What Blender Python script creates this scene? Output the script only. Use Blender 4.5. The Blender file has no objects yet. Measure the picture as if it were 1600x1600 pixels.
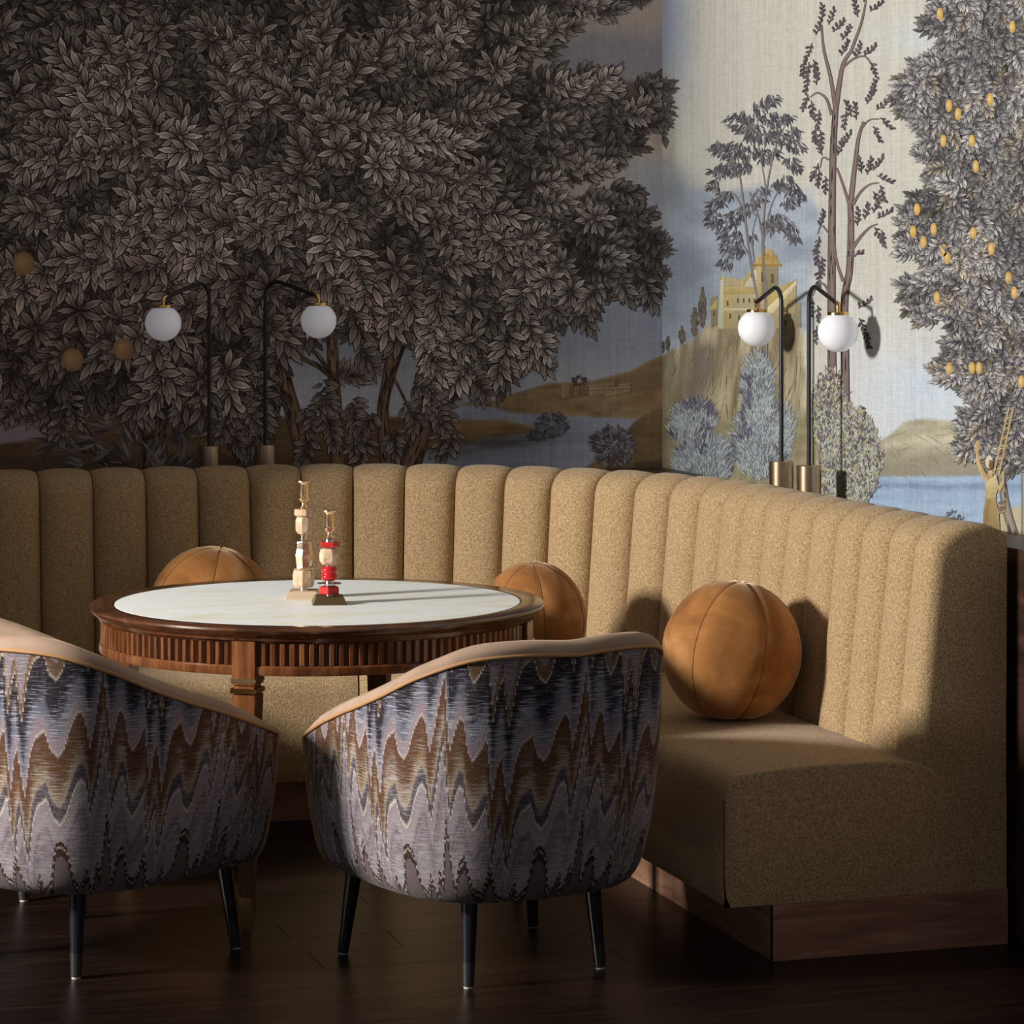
import bpy, bmesh, math, random
import numpy as np
from mathutils import Vector, Matrix

# ------------------------------------------------------------------ camera, light, exposure
# room axes: +X along the mural wall towards the corner, +Y towards the mural wall, Z up; metres
SC = bpy.context.scene
COL = SC.collection
TH = math.radians(17.0)
CAM_H, FPX, HORIZON = 1.63, 4500.0, 430.0
WALL_Y, WALL_X = 9.43, 3.43

cam_d = bpy.data.cameras.new('camera')
cam_d.sensor_width = 36.0
cam_d.lens = 36.0 * FPX / 1600.0
cam_d.shift_y = -(800.0 - HORIZON) / 1600.0
cam_d.clip_start, cam_d.clip_end = 0.05, 60.0
cam = bpy.data.objects.new('camera', cam_d)
COL.objects.link(cam)
cam.location = (0, 0, CAM_H)
cam.rotation_euler = (math.pi / 2, 0, -TH)
SC.camera = cam

SC.view_settings.view_transform = 'Standard'
SC.view_settings.look = 'None'
SC.view_settings.gamma = 1.0
SC.view_settings.use_curve_mapping = False
SC.view_settings.exposure = 0.0

world = bpy.data.worlds.new('daylight')
SC.world = world
world.use_nodes = True
bg = world.node_tree.nodes['Background']
bg.inputs['Color'].default_value = (0.80, 0.86, 1.0, 1)
bg.inputs['Strength'].default_value = 0.17


def area_light(name, loc, target, size, watts, color):
    l = bpy.data.lights.new(name, 'AREA')
    l.shape = 'SQUARE'
    l.size = size
    l.energy = watts
    l.color = color
    o = bpy.data.objects.new(name, l)
    COL.objects.link(o)
    o.location = loc
    d = Vector(target) - Vector(loc)
    o.rotation_euler = d.to_track_quat('-Z', 'Y').to_euler()
    return o


# daylight coming in low through the tall window in the left wall (outside the frame)
area_light('window_daylight', (-3.2, 6.55, 2.50), (2.4, 7.5, 0.9), 0.68, 510.0, (1.0, 0.955, 0.89))
random.seed(7)
RNG = np.random.default_rng(11)

# ------------------------------------------------------------------ helpers
def s2l(c):
    """display colour 0-255 -> linear"""
    c = np.asarray(c, float) / 255.0
    return np.where(c <= 0.04045, c / 12.92, ((c + 0.055) / 1.055) ** 2.4)


def lin(r, g, b):
    v = s2l((r, g, b))
    return (float(v[0]), float(v[1]), float(v[2]), 1.0)


def link(name, me, mat=None, parent=None, smooth=False):
    o = bpy.data.objects.new(name, me)
    COL.objects.link(o)
    if mat is not None and len(me.materials) == 0:
        me.materials.append(mat)
    if smooth:
        me.polygons.foreach_set('use_smooth', [True] * len(me.polygons))
    if parent is not None:
        o.parent = parent
    return o


def mesh(name, verts, faces):
    me = bpy.data.meshes.new(name)
    me.from_pydata([tuple(map(float, v)) for v in verts], [], faces)
    me.update()
    return me


def obj(name, verts, faces, mat, parent=None, smooth=False):
    return link(name, mesh(name, verts, faces), mat, parent, smooth)


def from_bm(name, bm, mat, parent=None, smooth=False):
    me = bpy.data.meshes.new(name)
    bm.normal_update()
    bm.to_mesh(me)
    bm.free()
    return link(name, me, mat, parent, smooth)


def thing(name, label, cat, loc=(0, 0, 0), rz=0.0, group=None):
    o = bpy.data.objects.new(name, None)
    COL.objects.link(o)
    o.location = loc
    o.rotation_euler = (0, 0, rz)
    o.empty_display_size = 0.1
    o['label'] = label
    o['category'] = cat
    if group:
        o['group'] = group
    return o


def copy_tree(o, parent=None):
    c = o.copy()
    COL.objects.link(c)
    if parent is not None:
        c.parent = parent
    for ch in list(o.children):
        copy_tree(ch, c)
    return c


def bm_box(bm, x0, x1, y0, y1, z0, z1, bevel=0.0, seg=2):
    r = bmesh.ops.create_cube(bm, size=1.0)
    vs = r['verts']
    bmesh.ops.scale(bm, vec=(x1 - x0, y1 - y0, z1 - z0), verts=vs)
    bmesh.ops.translate(bm, vec=((x0 + x1) / 2, (y0 + y1) / 2, (z0 + z1) / 2), verts=vs)
    if bevel > 0:
        es = list({e for v in vs for e in v.link_edges})
        bmesh.ops.bevel(bm, geom=es, offset=bevel, segments=seg, affect='EDGES', profile=0.5)


def box(name, x0, x1, y0, y1, z0, z1, mat, parent=None, bevel=0.0, seg=2, smooth=False):
    bm = bmesh.new()
    bm_box(bm, x0, x1, y0, y1, z0, z1, bevel, seg)
    return from_bm(name, bm, mat, parent, smooth)


def lathe_data(profile, seg=32, closed=False):
    vs, fs = [], []
    n = len(profile)
    for r, z in profile:
        for k in range(seg):
            a = 2 * math.pi * k / seg
            vs.append((r * math.cos(a), r * math.sin(a), z))
    m = n if closed else n - 1
    for i in range(m):
        i2 = (i + 1) % n
        for k in range(seg):
            k2 = (k + 1) % seg
            fs.append((i * seg + k, i * seg + k2, i2 * seg + k2, i2 * seg + k))
    if not closed:
        if profile[0][0] > 1e-6:
            fs.append(tuple(range(seg - 1, -1, -1)))
        if profile[-1][0] > 1e-6:
            fs.append(tuple((n - 1) * seg + k for k in range(seg)))
    return vs, fs


def lathe(name, profile, mat, parent=None, seg=32, closed=False, smooth=True, loc=None, sharp=35):
    vs, fs = lathe_data(profile, seg, closed)
    o = obj(name, vs, fs, mat, parent, smooth)
    if smooth and sharp:
        try:
            o.data.set_sharp_from_angle(angle=math.radians(sharp))
        except Exception:
            pass
    if loc is not None:
        o.location = loc
    return o


def tube_data(pts, rad, seg=12, caps=True):
    """sweep a circle along a polyline; rad scalar or list"""
    P = [Vector(p) for p in pts]
    n = len(P)
    R = rad if isinstance(rad, (list, tuple)) else [rad] * n
    vs, fs = [], []
    prev = None
    for i in range(n):
        t = (P[min(i + 1, n - 1)] - P[max(i - 1, 0)]).normalized()
        if prev is None:
            a = Vector((0, 0, 1)) if abs(t.z) < 0.9 else Vector((1, 0, 0))
            u = t.cross(a).normalized()
        else:
            u = (prev - t * prev.dot(t)).normalized()
        prev = u
        w = t.cross(u)
        for k in range(seg):
            a = 2 * math.pi * k / seg
            vs.append(P[i] + (u * math.cos(a) + w * math.sin(a)) * R[i])
    for i in range(n - 1):
        for k in range(seg):
            k2 = (k + 1) % seg
            fs.append((i * seg + k, i * seg + k2, (i + 1) * seg + k2, (i + 1) * seg + k))
    if caps:
        fs.append(tuple(range(seg - 1, -1, -1)))
        fs.append(tuple((n - 1) * seg + k for k in range(seg)))
    return vs, fs


def tube(name, pts, rad, mat, parent=None, seg=12):
    vs, fs = tube_data(pts, rad, seg)
    o = obj(name, vs, fs, mat, parent, True)
    try:
        o.data.set_sharp_from_angle(angle=math.radians(50))
    except Exception:
        pass
    return o


def smooth_interp(xs, ys, x):
    """monotone-ish smooth interpolation (Catmull-Rom) of ys over xs"""
    xs, ys, x = np.asarray(xs, float), np.asarray(ys, float), np.asarray(x, float)
    m = np.gradient(ys, xs)
    i = np.clip(np.searchsorted(xs, x) - 1, 0, len(xs) - 2)
    h = xs[i + 1] - xs[i]
    t = np.clip((x - xs[i]) / h, 0, 1)
    return ((2 * t**3 - 3 * t**2 + 1) * ys[i] + (t**3 - 2 * t**2 + t) * h * m[i]
            + (-2 * t**3 + 3 * t**2) * ys[i + 1] + (t**3 - t**2) * h * m[i + 1])


# ------------------------------------------------------------------ numpy noise for the painted mural
_LAT = RNG.random((256, 256))


def vnoise(x, y):
    x = np.asarray(x, float)
    y = np.asarray(y, float)
    xi, yi = np.floor(x).astype(int), np.floor(y).astype(int)
    fx, fy = x - xi, y - yi
    fx, fy = fx * fx * (3 - 2 * fx), fy * fy * (3 - 2 * fy)
    a = _LAT[xi % 256, yi % 256]
    b = _LAT[(xi + 1) % 256, yi % 256]
    c = _LAT[xi % 256, (yi + 1) % 256]
    d = _LAT[(xi + 1) % 256, (yi + 1) % 256]
    return (a * (1 - fx) + b * fx) * (1 - fy) + (c * (1 - fx) + d * fx) * fy


def fbm(x, y, oct=4):
    s, a, t = 0.0, 1.0, 0.0
    for k in range(oct):
        s = s + a * vnoise(x * 2**k + 17.3 * k, y * 2**k + 5.1 * k)
        t += a
        a *= 0.5
    return s / t


def sstep(a, b, x):
    t = np.clip((x - a) / (b - a), 0, 1)
    return t * t * (3 - 2 * t)


def poly_sd(px, py, poly):
    """signed distance to polygon, positive inside"""
    P = np.asarray(poly, float)
    d2 = np.full(px.shape, 1e18)
    inside = np.zeros(px.shape, bool)
    n = len(P)
    for i in range(n):
        ax, ay = P[i]
        bx, by = P[(i + 1) % n]
        ex, ey = bx - ax, by - ay
        t = np.clip(((px - ax) * ex + (py - ay) * ey) / (ex * ex + ey * ey + 1e-9), 0, 1)
        d2 = np.minimum(d2, (px - ax - t * ex) ** 2 + (py - ay - t * ey) ** 2)
        if ay != by:
            c = ((ay > py) != (by > py)) & (px < ex * (py - ay) / (by - ay) + ax)
            inside ^= c
    d = np.sqrt(d2)
    return np.where(inside, d, -d)


# ------------------------------------------------------------------ node material helpers
class NT:
    def __init__(self, name):
        self.m = bpy.data.materials.new(name)
        self.m.use_nodes = True
        self.t = self.m.node_tree
        self.bsdf = self.t.nodes['Principled BSDF']

    def n(self, typ, **kw):
        nd = self.t.nodes.new(typ)
        for k, v in kw.items():
            setattr(nd, k, v)
        return nd

    def l(self, a, b):
        self.t.links.new(a, b)

    def setv(self, sock, v):
        if hasattr(v, 'is_output') or isinstance(v, bpy.types.NodeSocket):
            self.l(v, sock)
        else:
            sock.default_value = v

    def math(self, op, a, b=0.0, c=None, clamp=False):
        nd = self.n('ShaderNodeMath', operation=op, use_clamp=clamp)
        self.setv(nd.inputs[0], a)
        self.setv(nd.inputs[1], b)
        if c is not None:
            self.setv(nd.inputs[2], c)
        return nd.outputs[0]

    def coord(self, kind='Object'):
        return self.n('ShaderNodeTexCoord').outputs[kind]

    def mapping(self, vec, scale=(1, 1, 1), rot=(0, 0, 0), loc=(0, 0, 0)):
        nd = self.n('ShaderNodeMapping')
        self.l(vec, nd.inputs['Vector'])
        nd.inputs['Scale'].default_value = scale
        nd.inputs['Rotation'].default_value = rot
        nd.inputs['Location'].default_value = loc
        return nd.outputs[0]

    def noise(self, vec, scale=5.0, detail=3.0, rough=0.5, dist=0.0):
        nd = self.n('ShaderNodeTexNoise')
        if vec is not None:
            self.l(vec, nd.inputs['Vector'])
        nd.inputs['Scale'].default_value = scale
        nd.inputs['Detail'].default_value = detail
        nd.inputs['Roughness'].default_value = rough
        nd.inputs['Distortion'].default_value = dist
        return nd.outputs['Fac']

    def ramp(self, fac, stops, interp='LINEAR'):
        nd = self.n('ShaderNodeValToRGB')
        cr = nd.color_ramp
        cr.interpolation = interp
        while len(cr.elements) > 1:
            cr.elements.remove(cr.elements[-1])
        cr.elements[0].position = stops[0][0]
        cr.elements[0].color = stops[0][1]
        for p, c in stops[1:]:
            e = cr.elements.new(p)
            e.color = c
        self.setv(nd.inputs[0], fac)
        return nd.outputs[0]

    def mix(self, fac, a, b, blend='MIX'):
        nd = self.n('ShaderNodeMix', data_type='RGBA', blend_type=blend)
        self.setv(nd.inputs['Factor'], fac)
        self.setv(nd.inputs['A'], a) if False else None
        ins = [s for s in nd.inputs if s.type == 'RGBA']
        self.setv(ins[0], a)
        self.setv(ins[1], b)
        return [s for s in nd.outputs if s.type == 'RGBA'][0]

    def bump(self, h, strength=0.3, dist=0.01):
        nd = self.n('ShaderNodeBump')
        nd.inputs['Strength'].default_value = strength
        nd.inputs['Distance'].default_value = dist
        self.l(h, nd.inputs['Height'])
        self.l(nd.outputs[0], self.bsdf.inputs['Normal'])

    def p(self, **kw):
        for k, v in kw.items():
            self.setv(self.bsdf.inputs[k.replace('_', ' ')], v)
        return self

# ------------------------------------------------------------------ materials
def plain(name, col, rough=0.5, metal=0.0, **kw):
    t = NT(name)
    t.p(Base_Color=col, Roughness=rough, Metallic=metal)
    for k, v in kw.items():
        t.setv(t.bsdf.inputs[k.replace('_', ' ')], v)
    return t.m


def boucle():
    t = NT('boucle fabric')
    c = t.coord('Object')
    n1 = t.noise(c, 205.0, 2.0, 0.6)
    n2 = t.noise(c, 420.0, 1.0, 0.5)
    n3 = t.noise(c, 3.0, 2.0, 0.5)
    f = t.math('ADD', t.math('MULTIPLY', n1, 0.75), t.math('MULTIPLY', n2, 0.25))
    col = t.ramp(f, [(0.35, (0.25, 0.16, 0.078, 1)), (0.50, (0.42, 0.285, 0.150, 1)), (0.65, (0.59, 0.44, 0.265, 1))])
    col = t.mix(t.math('MULTIPLY', n3, 0.14), col, (0.38, 0.245, 0.115, 1))
    t.p(Base_Color=col, Roughness=0.95)
    t.setv(t.bsdf.inputs['Sheen Weight'], 0.15)
    t.setv(t.bsdf.inputs['Sheen Roughness'], 0.5)
    t.setv(t.bsdf.inputs['Specular IOR Level'], 0.15)
    t.bump(f, 0.55, 0.004)
    return t.m


def velvet(name, dark, mid, light, sheen=0.35, scale=5.0):
    t = NT(name)
    c = t.coord('Object')
    n = t.noise(c, scale, 4.0, 0.55, 0.6)
    n2 = t.noise(c, 260.0, 1.0)
    f = t.math('ADD', t.math('MULTIPLY', n, 0.88), t.math('MULTIPLY', n2, 0.12))
    col = t.ramp(f, [(0.30, dark), (0.50, mid), (0.72, light)])
    t.p(Base_Color=col, Roughness=0.8)
    t.setv(t.bsdf.inputs['Sheen Weight'], sheen)
    t.setv(t.bsdf.inputs['Sheen Roughness'], 0.35)
    t.setv(t.bsdf.inputs['Sheen Tint'], (1.0, 0.82, 0.6, 1))
    t.setv(t.bsdf.inputs['Specular IOR Level'], 0.2)
    t.bump(n2, 0.15, 0.002)
    return t.m


def wood(name, dark, mid, light, scale=(1.2, 14, 14), rough=0.35, coat=0.0, rand=0.0, bump=0.08):
    t = NT(name)
    c = t.coord('Object')
    if rand > 0:
        oi = t.n('ShaderNodeObjectInfo').outputs['Random']
        cm = t.n('ShaderNodeCombineXYZ')
        t.l(t.math('MULTIPLY', oi, 37.0), cm.inputs[0])
        t.l(t.math('MULTIPLY', oi, 91.0), cm.inputs[2])
        va = t.n('ShaderNodeVectorMath', operation='ADD')
        t.l(c, va.inputs[0])
        t.l(cm.outputs[0], va.inputs[1])
        c = va.outputs[0]
    v = t.mapping(c, scale)
    n1 = t.noise(v, 1.6, 5.0, 0.55, 1.4)
    n2 = t.noise(t.mapping(c, (scale[0] * 3, scale[1] * 9, scale[2] * 9)), 2.0, 3.0, 0.6)
    f = t.math('ADD', t.math('MULTIPLY', n1, 0.72), t.math('MULTIPLY', n2, 0.28))
    col = t.ramp(f, [(0.33, dark), (0.50, mid), (0.68, light)])
    if rand > 0:
        k = t.math('ADD', t.math('MULTIPLY', oi, rand), 1.0 - rand / 2)
        col = t.mix(1.0, col, (1, 1, 1, 1), 'MULTIPLY')
        hs = t.n('ShaderNodeHueSaturation')
        t.l(col, hs.inputs['Color'])
        t.l(k, hs.inputs['Value'])
        col = hs.outputs[0]
    t.p(Base_Color=col, Roughness=rough)
    t.setv(t.bsdf.inputs['Coat Weight'], coat)
    t.setv(t.bsdf.inputs['Coat Roughness'], 0.12)
    t.bump(f, bump, 0.003)
    return t.m


def onyx():
    t = NT('pale onyx')
    c = t.coord('Object')
    n = t.noise(t.mapping(c, (0.9, 3.2, 1)), 2.2, 5.0, 0.6, 1.2)
    n2 = t.noise(t.mapping(c, (2, 5, 1)), 3.0, 4.0, 0.6, 2.0)
    col = t.ramp(n, [(0.28, (0.78, 0.77, 0.62, 1)), (0.45, (0.88, 0.90, 0.86, 1)), (0.58, (0.90, 0.94, 0.97, 1)), (0.75, (0.82, 0.85, 0.79, 1))])
    vein = t.ramp(n2, [(0.46, (0, 0, 0, 1)), (0.50, (1, 1, 1, 1)), (0.54, (0, 0, 0, 1))])
    col = t.mix(t.math('MULTIPLY', vein, 0.22), col, (0.55, 0.52, 0.36, 1))
    t.p(Base_Color=col, Roughness=0.5)
    t.setv(t.bsdf.inputs['Specular IOR Level'], 0.2)
    return t.m


def brushed(name, col, rough=0.28):
    t = NT(name)
    c = t.coord('Object')
    n = t.noise(t.mapping(c, (900, 900, 6)), 1.0, 2.0)
    t.p(Base_Color=col, Metallic=1.0)
    t.l(t.math('ADD', t.math('MULTIPLY', n, 0.14), rough - 0.07), t.bsdf.inputs['Roughness'])
    return t.m


def paint_mat(name, weave=0.16):
    """printed mural: colour comes from the painted colour attribute, cloth weave from noise"""
    t = NT(name)
    a = t.n('ShaderNodeAttribute', attribute_name='paint').outputs['Color']
    c = t.coord('Object')
    w1 = t.noise(t.mapping(c, (260, 260, 9)), 1.0, 2.0, 0.6)
    w2 = t.noise(t.mapping(c, (9, 9, 260)), 1.0, 2.0, 0.6)
    s = t.noise(t.mapping(c, (60, 60, 1.1)), 1.0, 3.0, 0.6)
    g = t.noise(c, 55.0, 3.0, 0.7)
    f = t.math('ADD', t.math('ADD', w1, w2), t.math('ADD', s, g))
    k = t.math('ADD', t.math('MULTIPLY', t.math('SUBTRACT', f, 2.0), weave * 1.6), 1.0)
    hs = t.n('ShaderNodeHueSaturation')
    t.l(a, hs.inputs['Color'])
    t.l(k, hs.inputs['Value'])
    t.p(Base_Color=hs.outputs[0], Roughness=0.85)
    t.setv(t.bsdf.inputs['Specular IOR Level'], 0.15)
    return t.m


def flame_stitch():
    """woven flame-stitch upholstery: stepped zigzag bands over the UV map (u along the shell, v height, metres)"""
    t = NT('flame stitch weave')
    uv = t.n('ShaderNodeUVMap', uv_map='UVMap').outputs[0]
    sx = t.n('ShaderNodeSeparateXYZ')
    t.l(uv, sx.inputs[0])
    u, v = sx.outputs[0], sx.outputs[1]
    q = t.math('SNAP', u, 0.0042)
    fr = t.math('FRACT', t.math('DIVIDE', q, 0.345))
    pts = [(0, -.2), (.05, -.1), (.09, .02), (.13, -.55), (.165, -.25), (.19, -.16), (.235, -.62), (.29, -.2), (.33, -.05), (.40, .02),
           (.44, -.16), (.49, -.22), (.53, -.14), (.575, .05), (.615, .17), (.645, .2), (.67, .14), (.70, -.14), (.74, .1), (.80, .58),
           (.845, -.12), (.89, .12), (.915, .2), (.94, .16), (.965, -.1), (1.0, -.2)]

    def curve(pts, fac):
        fc = t.n('ShaderNodeFloatCurve')
        cv = fc.mapping.curves[0]
        fc.mapping.use_clip = False
        for p in pts[1:-1]:
            cv.points.new(p[0], p[1] * 0.5 + 0.5)
        cv.points[0].location = (0, pts[0][1] * 0.5 + 0.5)
        cv.points[len(cv.points) - 1].location = (1, pts[-1][1] * 0.5 + 0.5)
        for p in cv.points:
            p.handle_type = 'VECTOR'
        fc.mapping.update()
        t.l(fac, fc.inputs['Value'])
        return t.math('SUBTRACT', t.math('MULTIPLY', fc.outputs[0], 2.0), 1.0)
    h = curve(pts, fr)
    # second zigzag for the dark hem and the slate line
    pts2 = [(0, -.3), (.06, -.35), (.12, .05), (.17, -.4), (.25, -.5), (.31, -.2), (.335, -.45), (.40, -.3), (.45, .25), (.49, .3), (.53, .2),
            (.58, -.3), (.62, -.4), (.67, -.1), (.71, -.45), (.745, .0), (.77, -.2), (.815, .75), (.86, -.3), (.90, .1), (.94, .2), (.97, -.1), (1.0, -.3)]
    h2 = curve(pts2, fr)
    st = t.noise(t.mapping(uv, (24.0, 300.0, 1)), 1.0, 2.0, 0.65)     # horizontal slub
    st2 = t.noise(t.mapping(uv, (60.0, 520.0, 1)), 1.0, 1.0, 0.5)
    blot = t.noise(t.mapping(uv, (7.0, 9.0, 1)), 1.0, 2.0, 0.5)
    vq = t.math('SNAP', v, 0.0035)
    w = t.math('SUBTRACT', vq, t.math('MULTIPLY', h, 0.25))
    w = t.math('ADD', w, t.math('MULTIPLY', t.math('SUBTRACT', st2, 0.5), 0.012))
    L = lambda r, g, b: tuple(0.78 * c for c in lin(r, g, b)[:3]) + (1.0,)
    cols = [(0.00, L(112, 102, 108)), (0.205, L(164, 156, 160)), (0.285, L(154, 146, 150)), (0.330, L(130, 116, 124)), (0.335, L(152, 138, 146)), (0.365, L(112, 98, 108)), (0.370, L(150, 136, 144)), (0.395, L(164, 152, 156)),
            (0.425, L(150, 136, 142)), (0.430, L(226, 214, 200)), (0.439, L(72, 64, 72)), (0.468, L(94, 84, 90)), (0.474, L(168, 150, 130)), (0.50, L(138, 108, 74)), (0.520, L(108, 74, 42)),
            (0.582, L(98, 62, 38)), (0.590, L(160, 143, 148))]
    c1 = t.ramp(w, cols)
    cols2 = [(0.0, L(222, 208, 194)), (0.035, L(160, 144, 150)), (0.155, L(148, 134, 142)), (0.165, L(122, 124, 138)), (0.30, L(104, 106, 122)), (0.36, L(58, 54, 70)), (0.46, L(38, 34, 46)), (0.64, L(36, 29, 37)),
             (0.70, L(52, 40, 42)), (0.705, L(214, 200, 184)), (0.735, L(120, 92, 62)), (0.86, L(104, 76, 52)), (0.865, L(146, 130, 132)), (1.0, L(132, 116, 122))]
    c2 = t.ramp(t.math('MULTIPLY', t.math('SUBTRACT', w, 0.587), 4.0), cols2)
    col = t.mix(t.math('GREATER_THAN', w, 0.588), c1, c2)
    # slub: pale weft showing through in streaks, strongest in some of the bands
    zone = t.ramp(w, [(0.18, (.5, .5, .5, 1)), (0.26, (1, 1, 1, 1)), (0.36, (.6, .6, .6, 1)), (0.44, (.3, .3, .3, 1)), (0.50, (1, 1, 1, 1)), (0.55, (.22, .22, .22, 1)), (0.60, (.10, .10, .10, 1)), (0.64, (1, 1, 1, 1)), (0.685, (1, 1, 1, 1)), (0.72, (.25, .25, .25, 1)), (0.80, (.3, .3, .3, 1)), (.85, (.8, .8, .8, 1))])
    mask = t.ramp(t.math('ADD', t.math('MULTIPLY', st, 0.75), t.math('MULTIPLY', blot, 0.25)), [(0.50, (0, 0, 0, 1)), (0.58, (1, 1, 1, 1))])
    col = t.mix(t.math('MULTIPLY', t.math('MULTIPLY', mask, zone), 0.62), col, L(206, 202, 208))
    mask2 = t.ramp(t.math('ADD', t.math('MULTIPLY', st2, 0.6), t.math('MULTIPLY', blot, 0.4)), [(0.38, (1, 1, 1, 1)), (0.46, (0, 0, 0, 1))])
    col = t.mix(t.math('MULTIPLY', mask2, 0.35), col, L(76, 66, 72))
    # dark brown hem spikes with pale dotted edge
    w3 = t.math('SUBTRACT', vq, t.math('ADD', t.math('MULTIPLY', h2, 0.16), 0.292))
    hem = t.math('LESS_THAN', w3, 0.0)
    edge = t.math('MULTIPLY', t.math('LESS_THAN', t.math('ABSOLUTE', t.math('ADD', w3, 0.013)), 0.0035), t.math('GREATER_THAN', st2, 0.45))
    col = t.mix(hem, col, L(62, 44, 40))
    col = t.mix(edge, col, L(190, 176, 164))
    inner = t.math('LESS_THAN', w3, -0.035)
    col = t.mix(inner, col, L(112, 96, 98))
    # vertical twill flecks
    fl = t.noise(t.mapping(uv, (420.0, 90.0, 1)), 1.0, 1.0, 0.5)
    col = t.mix(t.math('MULTIPLY', t.math('GREATER_THAN', fl, 0.68), 0.32), col, L(196, 186, 184))
    t.p(Base_Color=col, Roughness=0.9)
    t.setv(t.bsdf.inputs['Specular IOR Level'], 0.15)
    t.setv(t.bsdf.inputs['Sheen Weight'], 0.1)
    t.bump(t.math('ADD', st2, fl), 0.2, 0.002)
    return t.m


M_BOUCLE = boucle()
M_BALL = velvet('ochre velvet', (0.20, 0.075, 0.018, 1), (0.35, 0.148, 0.042, 1), (0.54, 0.28, 0.115, 1), 0.7, 7.0)
M_TAN = velvet('tan velvet', (0.32, 0.215, 0.15, 1), (0.40, 0.28, 0.205, 1), (0.48, 0.35, 0.265, 1), 0.2, 6.0)
M_CORD = plain('ochre cord', (0.42, 0.22, 0.09, 1), 0.7)
M_SEAMTHREAD = plain('dark seam thread', (0.16, 0.085, 0.03, 1), 0.9)
M_FLAME = flame_stitch()
M_WALNUT = wood('polished walnut', (0.055, 0.018, 0.006, 1), (0.135, 0.046, 0.015, 1), (0.24, 0.095, 0.035, 1), (9, 9, 1.4), 0.26, 0.5, 0.35)
M_WALNUT_TOP = wood('walnut table rim', (0.040, 0.014, 0.006, 1), (0.085, 0.030, 0.012, 1), (0.14, 0.055, 0.022, 1), (5, 5, 5), 0.22, 0.6)
M_PLINTH = wood('plinth walnut', (0.17, 0.080, 0.045, 1), (0.33, 0.17, 0.105, 1), (0.48, 0.28, 0.18, 1), (1.6, 1.6, 16), 0.45)
M_FLOOR = wood('dark oak boards', (0.0035, 0.0018, 0.0012, 1), (0.0080, 0.004, 0.0026, 1), (0.018, 0.009, 0.0055, 1), (1.6, 15, 4), 0.34, 0.0, 0.5, 0.10)
M_FLOOR.node_tree.nodes['Principled BSDF'].inputs['Specular IOR Level'].default_value = 0.24
M_LEDGE = wood('dark ledge wood', (0.022, 0.010, 0.006, 1), (0.045, 0.020, 0.012, 1), (0.075, 0.036, 0.022, 1), (1.2, 1.2, 10), 0.4)
M_ONYX = onyx()
M_INLAY = plain('dark inlay', (0.02, 0.012, 0.008, 1), 0.3)
M_BRASS = plain('polished brass', (0.78, 0.50, 0.20, 1), 0.18, 1.0)
M_BRASS_B = brushed('brushed brass', (0.60, 0.45, 0.31, 1), 0.30)
M_GOLD = plain('gilded metal', (0.95, 0.68, 0.42, 1), 0.24, 1.0)
M_CHAMP = plain('champagne metal', (0.80, 0.62, 0.44, 1), 0.22, 1.0)
M_STEEL = plain('steel spacer', (0.62, 0.60, 0.58, 1), 0.25, 1.0)
M_BLACK = plain('black powder coat', (0.012, 0.012, 0.014, 1), 0.38)
M_LEG = plain('black lacquer', (0.010, 0.010, 0.016, 1), 0.32)
M_FERRULE = plain('dark bronze ferrule', (0.075, 0.070, 0.068, 1), 0.35, 0.7)
M_GLIDE = plain('nylon glide', (0.70, 0.66, 0.60, 1), 0.4)
M_OPAL = plain('opal glass', (0.85, 0.86, 0.90, 1), 0.10, 0.0, Subsurface_Weight=0.2, Emission_Color=(0.88, 0.90, 1.0, 1), Emission_Strength=0.13)  # faint glow added to brighten the globes
M_OPAL.node_tree.nodes['Principled BSDF'].inputs['Subsurface Radius'].default_value = (0.05, 0.05, 0.05)
M_RED = plain('red lacquer', (0.52, 0.012, 0.016, 1), 0.12)
M_REDWOOD = plain('red painted facets', (0.48, 0.018, 0.014, 1), 0.3)
M_ASHWOOD = wood('pale carved wood', (0.42, 0.27, 0.16, 1), (0.60, 0.42, 0.27, 1), (0.72, 0.55, 0.38, 1), (40, 40, 8), 0.5)
M_BASEGOLD = plain('satin gilt base', (0.80, 0.62, 0.42, 1), 0.42, 0.55)
M_BALLSEAM = plain('cushion seam thread', (0.20, 0.075, 0.02, 1), 0.9)
M_BRONZE = plain('brown patinated brass', (0.30, 0.215, 0.12, 1), 0.38, 1.0)
M_CEIL = plain('off white plaster', (0.70, 0.69, 0.66, 1), 0.9)
M_PLASTER = plain('grey plaster', (0.30, 0.28, 0.27, 1), 0.9)
M_PAINT_L = paint_mat('printed mural cloth', 0.22)

# ------------------------------------------------------------------ the room
def structure(o, kind='structure'):
    o['kind'] = kind
    return o


CEIL_Z = 3.05
X_LEFT = -1.4
floor = structure(box('floor', X_LEFT - .2, WALL_X + .2, 2.0, WALL_Y + .2, -0.06, -0.012, M_INLAY))
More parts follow.
